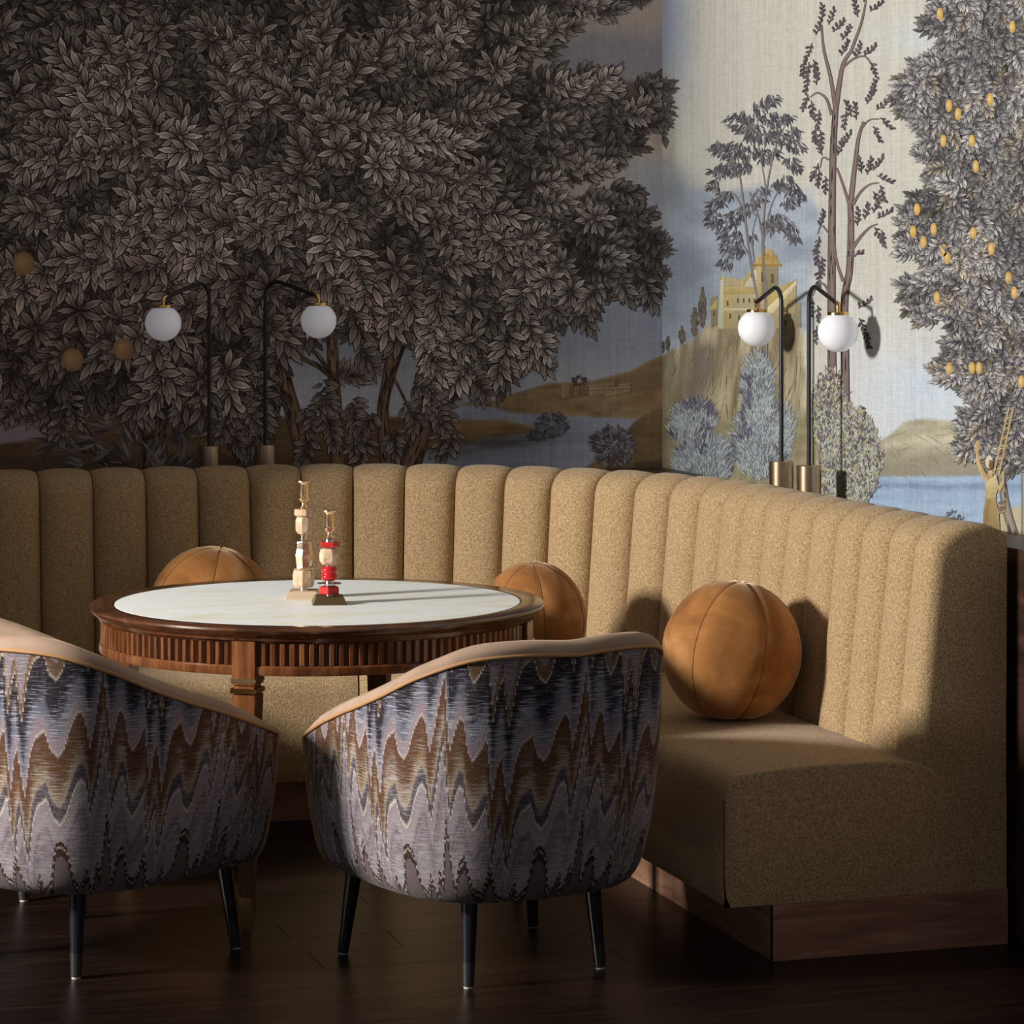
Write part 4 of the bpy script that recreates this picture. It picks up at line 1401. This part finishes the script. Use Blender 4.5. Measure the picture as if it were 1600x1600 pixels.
def seat_front(t):
    """t is (kind, value): straight left x, arc angle, straight right y -> front point and the matching back point"""
    k, v = t
    if k == 'l':
        return (v, F_Y), (v, B_Y + .02)
    if k == 'a':
        return (F_CX + F_R * math.sin(v), F_CY + F_R * math.cos(v)), (B_CX + (B_R + .02) * math.sin(v), B_CY + (B_R + .02) * math.cos(v))
    return (F_X, v), (B_X + .02, v)


def seat_section(name, stations, end=False, gap=0.003):
    vs, fs = [], []
    rows = [(0.0, 0.135, 0.012), (0.0, 0.16, 0.0), (0.0, 0.26, -.004), (0.0, 0.355, 0.0), (0.0, 0.392, .006)]
    prof = [(None, z, d) for (_, z, d) in rows]
    m = 0
    nst = len(stations)
    for i, st in enumerate(stations):
        f, b = seat_front(st)
        dx, dy = b[0] - f[0], b[1] - f[1]
        L = math.hypot(dx, dy)
        dx, dy = dx / L, dy / L
        e = 1.0 if (0 < i < nst - 1) else 0.0
        pin = 0.006 * (1 - e)
        pts = [(d + pin, z - (pin if z > .3 else 0)) for (_, z, d) in prof]
        r = 0.055
        for k in range(1, 7):
            a = k / 6 * math.pi / 2
            pts.append((pin + 0.006 + r * (1 - math.cos(a)), 0.392 - pin + r * math.sin(a)))
        for fr, z in ((.25, .455), (.45, .460), (.65, .460), (.80, .455), (.88, .440), (.94, .405), (1.0, .365)):
            pts.append((fr * L, z - pin))
        m = len(pts)
        for d, z in pts:
            vs.append((f[0] + dx * d - BQ.x, f[1] + dy * d - BQ.y, z))
    for i in range(nst - 1):
        for j in range(m - 1):
            a = i * m + j
            fs.append((a, a + m, a + m + 1, a + 1))
    if end:
        # flat end face, closed back under the backrest to the rear
        i = (nst - 1) * m
        base = len(vs)
        xr = 3.205 - BQ.x
        yr = vs[i][1]
        vs.append((xr, yr, 0.365))
        vs.append((xr, yr, 0.135))
        row0 = len(vs)
        for j in range(m):
            vs.append((vs[i + j][0], yr, 0.135))
        for j in range(m - 1):
            fs.append((i + j, row0 + j, row0 + j + 1, i + j + 1))
        fs.append((i + m - 1, row0 + m - 1, base + 1, base))
    return obj(name, vs, fs, M_BOUCLE, banq, True)


A0, A1 = (3 * STEP - S_ARC) / B_R, math.radians(88.0)
lefts = [('l', x) for x in np.linspace(.375, F_CX, 8)] + [('a', a) for a in np.linspace(0.0, A0 - .004, 5)[1:]]
o = seat_section('seat_section', lefts)
o.data.set_sharp_from_angle(angle=math.radians(50))
mids = [('a', a) for a in np.linspace(A0 + .004, A1 - .003, 18)]
o = seat_section('seat_section', mids)
o.data.set_sharp_from_angle(angle=math.radians(50))
rights = [('a', A1 + .003), ('a', math.pi / 2)] + [('r', y) for y in (7.74, 7.5, 7.2, 6.9, 6.6, 6.42, END_Y + .018, END_Y + .005, END_Y)]
o = seat_section('seat_section', rights, True)
o.data.set_sharp_from_angle(angle=math.radians(50))

# piped seam along the front edge of the end face and the front top edge
pts = []
for z in (0.175, .22, .30, .36, .39):
    pts.append((F_X + .001 - BQ.x, END_Y - .0005 - BQ.y, z))
tube('seam', pts, .0022, M_SEAMTHREAD, banq, 6)

# walnut plinth, set back under the seat
PL = .125


def plinth(name, outline_f, outline_b):
    vs, fs = [], []
    n = len(outline_f)
    for (f, b) in zip(outline_f, outline_b):
        for z in (0.0, .133):
            vs.append((f[0] - BQ.x, f[1] - BQ.y, z))
        for z in (.133, 0.0):
            vs.append((b[0] - BQ.x, b[1] - BQ.y, z))
    for i in range(n - 1):
        for j in range(4):
            a, b2 = i * 4 + j, i * 4 + (j + 1) % 4
            fs.append((a, a + 4, b2 + 4, b2))
    fs.append((0, 1, 2, 3))
    e = (n - 1) * 4
    fs.append((e + 3, e + 2, e + 1, e))
    return obj(name, vs, fs, M_PLINTH, banq)


F1 = [(.375, F_Y + PL), (F_CX, F_Y + PL)] + [(F_CX + (F_R + PL) * math.sin(a), F_CY + (F_R + PL) * math.cos(a)) for a in np.linspace(0, math.pi / 2, 14)[1:]]
Bk = [(.375, B_Y + .1), (B_CX, B_Y + .1)] + [(B_CX + (B_R + .1) * math.sin(a), B_CY + (B_R + .1) * math.cos(a)) for a in np.linspace(0, math.pi / 2, 14)[1:]]
plinth('plinth', F1, Bk)
plinth('plinth', [(F_X + PL, F_CY - .001), (F_X + PL, END_Y)], [(B_X + .12, F_CY - .001), (B_X + .12, END_Y)])
box('plinth_end_board', F_X + PL - .0 - BQ.x, 3.207 - BQ.x, END_Y - .004 - BQ.y, END_Y + .014 - BQ.y, 0, .134, M_PLINTH, banq, .001, 1)
for ch in banq.children:
    pass


# ------------------------------------------------------------------ round velvet cushions of six gores
def ball(label, loc, rx, rz, rot, tilt=(0, 0)):
    t = thing('round_cushion', label, 'cushion', loc, rot, 'round velvet cushions on the banquette')
    G = 6
    shared = None
    R = Matrix.Rotation(tilt[0], 3, 'X') @ Matrix.Rotation(tilt[1], 3, 'Y')
    for g in range(G):
        nu, nv = 12, 24
        vs, fs = [], []
        for i in range(nu + 1):
            u = i / nu
            b = max(0, 1 - abs(2 * u - 1) ** 6)
            a = 2 * math.pi * (g + u) / G
            for j in range(nv + 1):
                th = math.pi * j / nv
                sn = math.sin(th)
                k = 0.984 + 0.016 * b
                puck = 0.006 * (1 - b) * math.sin(th * 34 + g) * sn
                r = rx * (k * sn ** 0.92 + puck) if 0 < j < nv else 0.0
                z = -rz * math.copysign(abs(math.cos(th)) ** 1.05, -math.cos(th)) * (1 - .02 * (1 - b))
                z = z if j not in (0, nv) else (rz * .97 if j == 0 else -rz * .97)
                p = R @ Vector((r * math.cos(a), r * math.sin(a), z))
                zz = p.z
                if zz < -rz * .90:
                    zz = -rz * .90 - (-(zz + rz * .90)) * .25
                vs.append((p.x, p.y, zz))
        for i in range(nu):
            for j in range(nv):
                q0 = i * (nv + 1) + j
                fs.append((q0, q0 + 1, q0 + nv + 2, q0 + nv + 1))
        obj('gore', vs, fs, M_BALL, t, True)
        tube('seam', [Vector(v) * 1.001 for v in vs[1:nv]], .0014, M_BALLSEAM, t, 5)
    return t


def ball_at(label, px, d, rx, rz, rot, tilt=(0, 0), seat=SEAT_Z):
    X = (px - 800) / FPX * d
    x, yv = X * math.cos(TH) + d * math.sin(TH), -X * math.sin(TH) + d * math.cos(TH)
    return ball(label, (x, yv, seat + .925 * rz + .003), rx, rz, rot, tilt)


ball_at('round ochre velvet cushion behind the table, left of the candlesticks', 331, 8.72, .186, .178, .25, (.15, .1))
ball_at('round ochre velvet cushion in the bend, peeping out past the right rim of the table', 833, 8.42, .156, .170, .45, (.1, -.12))
ball_at('round ochre velvet cushion in full view on the right seat', 1143.5, 7.60, .186, .186, .62, (.12, .10))

# ------------------------------------------------------------------ round table
TX, TY, T_TOP = 1.737, 7.437, 0.768
table = thing('round_table', 'round walnut table with pale onyx top and fluted apron', 'table', (TX, TY, 0), 0)
RIN, ROUT = .535, .600
lathe('onyx_top', [(0.0005, T_TOP - .012), (RIN - .001, T_TOP - .012), (RIN - .001, T_TOP - .0003), (0.0005, T_TOP - .0003)], M_ONYX, table, 96)
lathe('table_rim', [(RIN + .004, T_TOP - .014), (RIN + .004, T_TOP), (ROUT - .006, T_TOP), (ROUT - .001, T_TOP - .003), (ROUT, T_TOP - .008), (ROUT - .003, T_TOP - .014), (ROUT - .012, T_TOP - .022),
                    (ROUT - .020, T_TOP - .027), (ROUT - .022, T_TOP - .034), (RIN + .004, T_TOP - .034)], M_WALNUT_TOP, table, 96, True)
lathe('inlay_ring', [(RIN - .001, T_TOP - .013), (RIN - .001, T_TOP - .0012), (RIN + .004, T_TOP - .0012), (RIN + .004, T_TOP - .013)], M_INLAY, table, 96, True)
RA = .560
lathe('apron', [(RA - .02, .668), (RA, .668), (RA, T_TOP - .034), (RA - .02, T_TOP - .034)], M_WALNUT, table, 96, True)
lathe('apron_band', [(RA - .03, .648), (RA + .012, .648), (RA + .014, .652), (RA + .014, .668), (RA + .010, .672), (RA - .03, .672)], M_WALNUT, table, 96, True)
lathe('apron_bead', [(RA - .01, T_TOP - .040), (RA + .008, T_TOP - .040), (RA + .010, T_TOP - .034), (RA - .01, T_TOP - .034)], M_WALNUT_TOP, table, 96, True)
LEG_A = math.radians(-90 - 16 + 0)
leg_angles = []
# direction of the nearest leg, as seen from the camera's side of the table
a_cam = math.atan2(-TY, -TX)
for q4 in range(4):
    leg_angles.append(a_cam - math.radians(18.4) + q4 * math.pi / 2)
# fluted slats between the legs: a ridge with two slanting faces
bm = bmesh.new()
w, d0, d1 = .0105, 0.0, .0105
sl = [(-w, -d0 - .002), (-w, d0), (-w * .42, d1), (w * .42, d1), (w, d0), (w, -.002)]
vs = [(y, -x, z) for z in (.673, T_TOP - .041) for (x, y) in [(a, b) for a, b in sl]]
vs = [(b, a, z) for z in (.673, T_TOP - .041) for (a, b) in sl]
fs = [(i, (i + 1) % 6, 6 + (i + 1) % 6, 6 + i) for i in range(6)] + [tuple(range(5, -1, -1)), tuple(range(6, 12))]
slat_me = mesh('fluted_slat', vs, fs)
slat_me.materials.append(M_WALNUT)
bm.free()
NSL = 148
for k in range(NSL):
    a = 2 * math.pi * k / NSL
    if min(abs((a - b + math.pi) % (2 * math.pi) - math.pi) for b in leg_angles) * RA < .046:
        continue
    o = bpy.data.objects.new('fluted_slat', slat_me)
    COL.objects.link(o)
    o.parent = table
    o.location = (RA * math.cos(a), RA * math.sin(a), 0)
    o.rotation_euler = (0, 0, a)


def frustum(bm, h0, h1, w0, w1, cx=0, cy=0):
    v = []
    for z, w in ((h0, w0), (h1, w1)):
        for sx, sy in ((-1, -1), (1, -1), (1, 1), (-1, 1)):
            v.append(bm.verts.new((cx + sx * w, cy + sy * w, z)))
    for i in range(4):
        bm.faces.new((v[i], v[(i + 1) % 4], v[4 + (i + 1) % 4], v[4 + i]))
    bm.faces.new((v[3], v[2], v[1], v[0]))
    bm.faces.new((v[4], v[5], v[6], v[7]))


for a in leg_angles:
    bm = bmesh.new()
    rr = RA - .012
    frustum(bm, .10, .600, .0165, .031)
    frustum(bm, .600, .625, .026, .026)
    frustum(bm, .625, T_TOP - .036, .031, .031)
    bmesh.ops.bevel(bm, geom=[e for e in bm.edges if abs(e.verts[0].co.z - e.verts[1].co.z) > .05], offset=.002, segments=1, affect='EDGES')
    leg = from_bm('leg', bm, M_WALNUT, table)
    leg.location = (rr * math.cos(a), rr * math.sin(a), 0)
    leg.rotation_euler = (0, 0, a)
    bm = bmesh.new()
    frustum(bm, .604, .616, .0335, .0335)
    from_bm('brass_collar', bm, M_BRASS, leg)
    bm = bmesh.new()
    frustum(bm, .630, .640, .0325, .0325)
    from_bm('dark_collar', bm, M_BRONZE, leg)
    bm = bmesh.new()
    frustum(bm, 0.0, .101, .0125, .0168)
    from_bm('brass_sabot', bm, M_BRASS, leg)

# ------------------------------------------------------------------ candlesticks on the table


def facet(name, prof, mat, parent, sides=8, rot=0.0, squash=1.0, z=0.0, wob=0.0, seed=1):
    r_ = random.Random(seed)
    vs, fs = [], []
    n = len(prof)
    for i, (r, h) in enumerate(prof):
        for k in range(sides):
            a = 2 * math.pi * k / sides + rot
            rr = r * (1 + r_.uniform(-wob, wob))
            vs.append((rr * math.cos(a), rr * math.sin(a) * squash, z + h + r_.uniform(-wob, wob) * .01))
    for i in range(n - 1):
        for k in range(sides):
            k2 = (k + 1) % sides
            fs.append((i * sides + k, i * sides + k2, (i + 1) * sides + k2, (i + 1) * sides + k))
    fs.append(tuple(range(sides - 1, -1, -1)))
    fs.append(tuple((n - 1) * sides + k for k in range(sides)))
    return obj(name, vs, fs, mat, parent)


def cup(parent, z, k=1.0):
    lathe('candle_cup', [(.006 * k, z), (.0105 * k, z + .003), (.0105 * k, z + .008), (.006 * k, z + .013), (.0055 * k, z + .017), (.010 * k, z + .022), (.0145 * k, z + .027), (.0145 * k, z + .031), (.0118 * k, z + .034),
                         (.0118 * k, z + .066), (.0135 * k, z + .071), (.0185 * k, z + .0735), (.0180 * k, z + .076), (.0125 * k, z + .0745), (.0105 * k, z + .070), (.0105 * k, z + .045), (.0005, z + .045)], M_GOLD, parent, 28)


def base(parent, w, mat, rot, h=.021):
    bm = bmesh.new()
    frustum(bm, 0.0, h, w, w * .78)
    bmesh.ops.bevel(bm, geom=list(bm.edges), offset=.0012, segments=1, affect='EDGES')
    o = from_bm('base', bm, mat, parent)
    o.rotation_euler = (0, 0, rot)


def on_table(px, py):
    d = FPX * (CAM_H - T_TOP) / (py - HORIZON)
    X = (px - 800) / FPX * d
    return (X * C_ + d * S_, -X * S_ + d * C_, T_TOP - .0002)


tall = thing('candlestick', 'tall candlestick of stacked pale wood and gilt beads, the taller of two on the table', 'candlestick', on_table(474.5, 934), .25, 'stacked bead candlesticks')
base(tall, .047, M_BASEGOLD, -.55, .021)
lathe('spacer', [(.011, .021), (.011, .029)], M_STEEL, tall, 20)
facet('wood_bead', [(.024, .029), (.0285, .036), (.029, .060), (.027, .074), (.021, .077)], M_ASHWOOD, tall, 8, .2, 1.0, 0, .04, 2)
lathe('gilt_washer', [(.026, .0775), (.027, .0795), (.026, .082)], M_GOLD, tall, 24, loc=(.001, 0, 0))
facet('gilt_bead', [(.020, .082), (.0235, .100), (.0245, .114), (.022, .131), (.0205, .146), (.018, .150)], M_CHAMP, tall, 7, .5, 1.0, 0, .05, 4)
lathe('spacer', [(.017, .150), (.017, .153), (.010, .155), (.009, .168), (.0125, .172)], M_CHAMP, tall, 20)
facet('wood_bead', [(.017, .172), (.0215, .180), (.0222, .205), (.020, .214), (.016, .218)], M_ASHWOOD, tall, 8, .1, 1.0, 0, .04, 5)
facet('wood_disc', [(.024, .219), (.0265, .222), (.0265, .234), (.024, .237)], M_ASHWOOD, tall, 6, .3, 1.0, 0, .02, 6)
cup(tall, .237, 1.02)
short = thing('candlestick', 'short candlestick with red lacquered beads on a dull bronze base', 'candlestick', on_table(514.5, 943), .1, 'stacked bead candlesticks')
base(short, .046, M_BRONZE, -.30 + .01, .021)
lathe('spacer', [(.009, .021), (.009, .026)], M_STEEL, short, 20)
facet('red_block', [(.026, .026), (.0285, .028), (.0275, .044), (.024, .046)], M_REDWOOD, short, 5, .5, 1.0, 0, .03, 8)
lathe('steel_disc', [(.012, .046), (.0125, .050), (.032, .0515), (.0325, .054), (.012, .056), (.0115, .061)], M_STEEL, short, 24)
lathe('red_bead', [(.014, .061), (.0205, .064), (.0225, .070), (.0205, .077), (.0165, .0795), (.0205, .083), (.0215, .089), (.019, .096), (.013, .0985)], M_RED, short, 28, sharp=0)
lathe('spacer', [(.012, .0985), (.012, .103)], M_STEEL, short, 20)
facet('wood_bead', [(.017, .103), (.0245, .110), (.0272, .122), (.0265, .134), (.022, .143), (.016, .146)], M_ASHWOOD, short, 7, .2, 1.0, 0, .06, 9)
lathe('spacer', [(.010, .146), (.010, .149)], M_STEEL, short, 20)
facet('red_block', [(.026, .149), (.0275, .151), (.0265, .161), (.025, .163)], M_REDWOOD, short, 5, 1.0, 1.0, 0, .03, 12)
lathe('spacer', [(.012, .163), (.011, .169)], M_STEEL, short, 20)
cup(short, .169, 1.0)

# ------------------------------------------------------------------ ledge lamps: brass drum, bent black stem, opal globe
def lamp(label, px, plane, drop, reach_a, group, h_top, run=.205):
    """stands on the ledge; reach_a = direction of the arm in plan"""
    a = (px - 800.0) / FPX
    dx, dy = a * C_ + S_, -a * S_ + C_
    k = (plane[1] / dy) if plane[0] == 'y' else (plane[1] / dx)
    x, y = dx * k, dy * k
    t = thing('ledge_lamp', label, 'lamp', (x, y, LEDGE_Z), 0, group)
    lathe('drum', [(.034, 0), (.0362, .002), (.0362, .1065), (.0350, .108), (.010, .108)], M_BRASS_B, t, 48)
    ca, sa = math.cos(reach_a), math.sin(reach_a)
    H = h_top - LEDGE_Z - .0062
    rb_ = .046
    down = math.radians(17)
    tot = math.pi / 2 + down
    pts = [(0, 0, .10), (0, 0, H * .4), (0, 0, H - rb_)]
    for i in range(1, 13):
        th = tot * i / 12
        pts.append((ca * (rb_ - rb_ * math.cos(th)), sa * (rb_ - rb_ * math.cos(th)), H - rb_ + rb_ * math.sin(th)))
    lx = rb_ - rb_ * math.cos(tot)
    lz = H - rb_ + rb_ * math.sin(tot)
    ex, ez = run, lz - (run - lx) * math.tan(down)
    pts.append((ca * ex, sa * ex, ez))
    tube('stem', pts, .0066, M_BLACK, t, 14)
    gx = ex + .004
    kn = tube('knuckle', [(ca * (ex - .012), sa * (ex - .012), ez + .006), (ca * (ex + .002), sa * (ex + .002), ez + .001), (ca * gx, sa * gx, ez - .010), (ca * gx, sa * gx, ez - .026)], [.0055, .0072, .0066, .0060], M_BRASS, t, 14)
    gz = ez - .022
    lathe('globe_cap', [(.007, gz), (.030, gz - .001), (.031, gz - .003), (.031, gz - .011), (.0285, gz - .012)], M_BRASS, t, 36, loc=(ca * gx, sa * gx, 0))
    R = .0585
    zc = gz - .008 - math.sqrt(R * R - .0285 ** 2)
    prof = []
    for i in range(21):
        th = math.asin(.0285 / R) + (math.pi - math.asin(.0285 / R)) * i / 20
        prof.append((max(.0004, R * math.sin(th)), zc + R * .985 * math.cos(th)))
    lathe('globe', prof[::-1], M_OPAL, t, 48, loc=(ca * gx, sa * gx, 0), sharp=0)
    return t


LP_L, LP_R = ('y', 9.325), ('x', 3.315)
lamp('ledge lamp before the dark tree mural, globe hanging left of its stem', 327, LP_L, 0, math.radians(180 + 34), 'ledge lamps behind the banquette', 1.609)
lamp('ledge lamp before the dark tree mural, globe hanging right of its stem', 414.5, LP_L, 0, math.radians(-46), 'ledge lamps behind the banquette', 1.615)
lamp('ledge lamp before the painted castle, globe hanging left of its stem', 1221, LP_R, 0, math.radians(90), 'ledge lamps behind the banquette', 1.598, .195)
lamp('ledge lamp nearest the painted fruit tree, globe before the slender trunks', 1264, LP_R, 0, math.radians(-90), 'ledge lamps behind the banquette', 1.602, .21)

# ------------------------------------------------------------------ tub armchairs
HALF = [(-.335, .300), (-.362, .17), (-.370, .04), (-.364, -.11), (-.335, -.235), (-.268, -.335), (-.150, -.388), (0, -.402)]
PLAN = HALF + [(-x, y) for x, y in HALF[::-1][1:]]
_t = np.linspace(0, 1, len(PLAN))
_tt = np.linspace(0, 1, 241)
_px = smooth_interp(_t, [p[0] for p in PLAN], _tt)
_py = smooth_interp(_t, [p[1] for p in PLAN], _tt)
_s = np.concatenate([[0], np.cumsum(np.hypot(np.diff(_px), np.diff(_py)))])
S_TOT = _s[-1]


def plan(f):
    s = f * S_TOT
    return float(np.interp(s, _s, _px)), float(np.interp(s, _s, _py))


def rim_h(f):
    a = 1 - abs(2 * f - 1)
    return float(smooth_interp([0, .12, .25, .46, .60, .72, .84, 1.0], [.517, .556, .598, .668, .726, .764, .774, .768], a))


def scale_z(z):
    return float(smooth_interp([.20, .215, .24, .30, .40, .52, .64, .80], [.775, .83, .872, .918, .962, .990, 1.0, .985], z))


NS = 72
Z0 = .205


def make_chair(label):
    t = thing('tub_armchair', label, 'armchair', (0, 0, 0), 0, 'tub armchairs around the round table')
    # patterned outer shell
    vs, fs, uv = [], [], []
    NR = 26
    for i in range(NS + 1):
        f = i / NS
        x, y = plan(f)
        h = rim_h(f)
        for j in range(NR + 1):
            v = j / NR
            z = Z0 + (h - Z0) * (v ** 1.15)
            s = scale_z(z)
            yy = y * s + (.0 if y > 0 else -.010 * max(0, (z - .5) / .3))
            if y > .2:
                yy = y - (y - .2) * .25 * (1 - s) * 4
            vs.append((x * s, yy, z))
            uv.append((f * S_TOT, z + .06 * (1 - v) * 0))
    for i in range(NS):
        for j in range(NR):
            a = i * (NR + 1) + j
            fs.append((a, a + NR + 1, a + NR + 2, a + 1))
    o = obj('outer_shell', vs, fs, M_FLAME, t, True)
    l = o.data.uv_layers.new(name='UVMap')
    for lp in o.data.loops:
        l.data[lp.index].uv = uv[lp.vertex_index]
    ev = lambda i, j: vs[i * (NR + 1) + j]
    # underside
    ring = [ev(i, 0) for i in range(NS + 1)]
    vs2 = [(0, -.02, Z0 + .004)] + ring
    obj('underside', vs2, [(0, k + 2, k + 1) for k in range(NS)] + [(0, 1, NS + 1)], M_LEG, t)
    # inner velvet lining rolling over the rim
    vs3, fs3 = [], []
    sec = [(0.0, 0.0), (-.001, .012), (.006, .023), (.020, .031), (.036, .032), (.052, .026), (.064, .012), (.072, -.010), (.078, -.06)]
    m = len(sec) + 1
    for i in range(NS + 1):
        f = i / NS
        x, y, h = ev(i, NR)
        i0, i1 = max(i - 1, 0), min(i + 1, NS)
        tx, ty = ev(i1, NR)[0] - ev(i0, NR)[0], ev(i1, NR)[1] - ev(i0, NR)[1]
        L = math.hypot(tx, ty)
        nx, ny = -ty / L, tx / L          # towards the sitter
        if nx * (0 - x) + ny * (.05 - y) < 0:
            nx, ny = -nx, -ny
        k = min(1, .55 + 6 * min(f, 1 - f))
        for (d, e) in sec:
            vs3.append((x + nx * d, y + ny * d, h + e * k))
        vs3.append((x + nx * .085, y + ny * .085, .40))
    for i in range(NS):
        for j in range(m - 1):
            a = i * m + j
            fs3.append((a, a + 1, a + m + 1, a + m))
    # fronts of the arms
    for i, flip in ((0, False), (NS, True)):
        b = len(vs3)
        tip = [vs3[i * m + j] for j in range(m)]
        low = [ev(i, j) for j in range(NR, -1, -1)]
        inn = (tip[-1][0], tip[-1][1], Z0)
        poly = tip[1:] + [inn] + low[::-1]
        poly = [(p[0], p[1] + .002, p[2]) for p in poly]
        vs3.extend(poly)
        idx = list(range(b, b + len(poly)))
        fs3.append(tuple(idx if flip else idx[::-1]))
    obj('velvet_lining', vs3, fs3, M_TAN, t, True).data.set_sharp_from_angle(angle=math.radians(60))
    # welt cord along the rim and down both arm fronts
    path = [ev(0, j) for j in range(0, NR, 2)] + [ev(i, NR) for i in range(NS + 1)] + [ev(NS, j) for j in range(NR - 1, -1, -2)]
    path = [(p[0] * 1.003, p[1] * 1.003, p[2] + (.001)) for p in path]
    tube('welt_cord', path, .0048, M_CORD, t, 8)
    # seat cushion
    bm = bmesh.new()
    n = 40
    prof = [(.93, .33), (.99, .35), (1.0, .40), (.99, .43), (.95, .448), (.80, .458), (.4, .462)]
    rings = []
    for k, z in prof:
        rg = []
        for i in range(n):
            a = 2 * math.pi * i / n
            ex = 3.2
            c, s = math.cos(a), math.sin(a)
            r = (abs(c) ** ex + abs(s) ** ex) ** (-1 / ex)
            rg.append(bm.verts.new((.262 * k * r * c, .005 + .30 * k * r * s, z)))
        rings.append(rg)
    for r0, r1 in zip(rings, rings[1:]):
        for i in range(n):
            bm.faces.new((r0[i], r0[(i + 1) % n], r1[(i + 1) % n], r1[i]))
    bm.faces.new(rings[-1])
    bm.faces.new(rings[0][::-1])
    from_bm('seat_cushion', bm, M_TAN, t, True)
    box('front_rail', -.262, .262, .235, .285, Z0 + .003, .345, M_FLAME, t, .012)
    # tapered legs
    for (fx, fy, tx, ty) in [(.269, .220, .245, .195), (-.269, .220, -.245, .195), (.180, -.224, .165, -.205), (-.180, -.224, -.165, -.205)]:
        P = lambda z: (fx + (tx - fx) * z / .24, fy + (ty - fy) * z / .24, z)
        leg = tube('leg', [P(.004), P(.06), P(.14), P(.245)], [.0125, .0148, .0178, .0215], M_LEG, t, 20)
        tube('ferrule', [P(.0045), P(.058)], [.0130, .0152], M_FERRULE, leg, 20)
        tube('glide', [(fx, fy, 0), (fx, fy, .0048)], [.0105, .0115], M_GLIDE, leg, 16)
    return t


chair = make_chair('flame-stitch tub armchair at right, standing between the table and the banquette')
chair.location = (1.949, 6.589, 0)
chair.rotation_euler = (0, 0, math.radians(14.3))
c2 = copy_tree(chair)
c2['label'] = 'flame-stitch tub armchair at left, its far side cut off by the frame'
c2.location = (1.065, 6.956, 0)
c2.rotation_euler = (0, 0, math.radians(-54.8))
c3 = copy_tree(chair)
c3['label'] = 'tub armchair mostly out of frame, only one leg showing beneath the left armchair'
c3.location = (.885, 7.880, 0)
c3.rotation_euler = (0, 0, math.radians(-113.9))
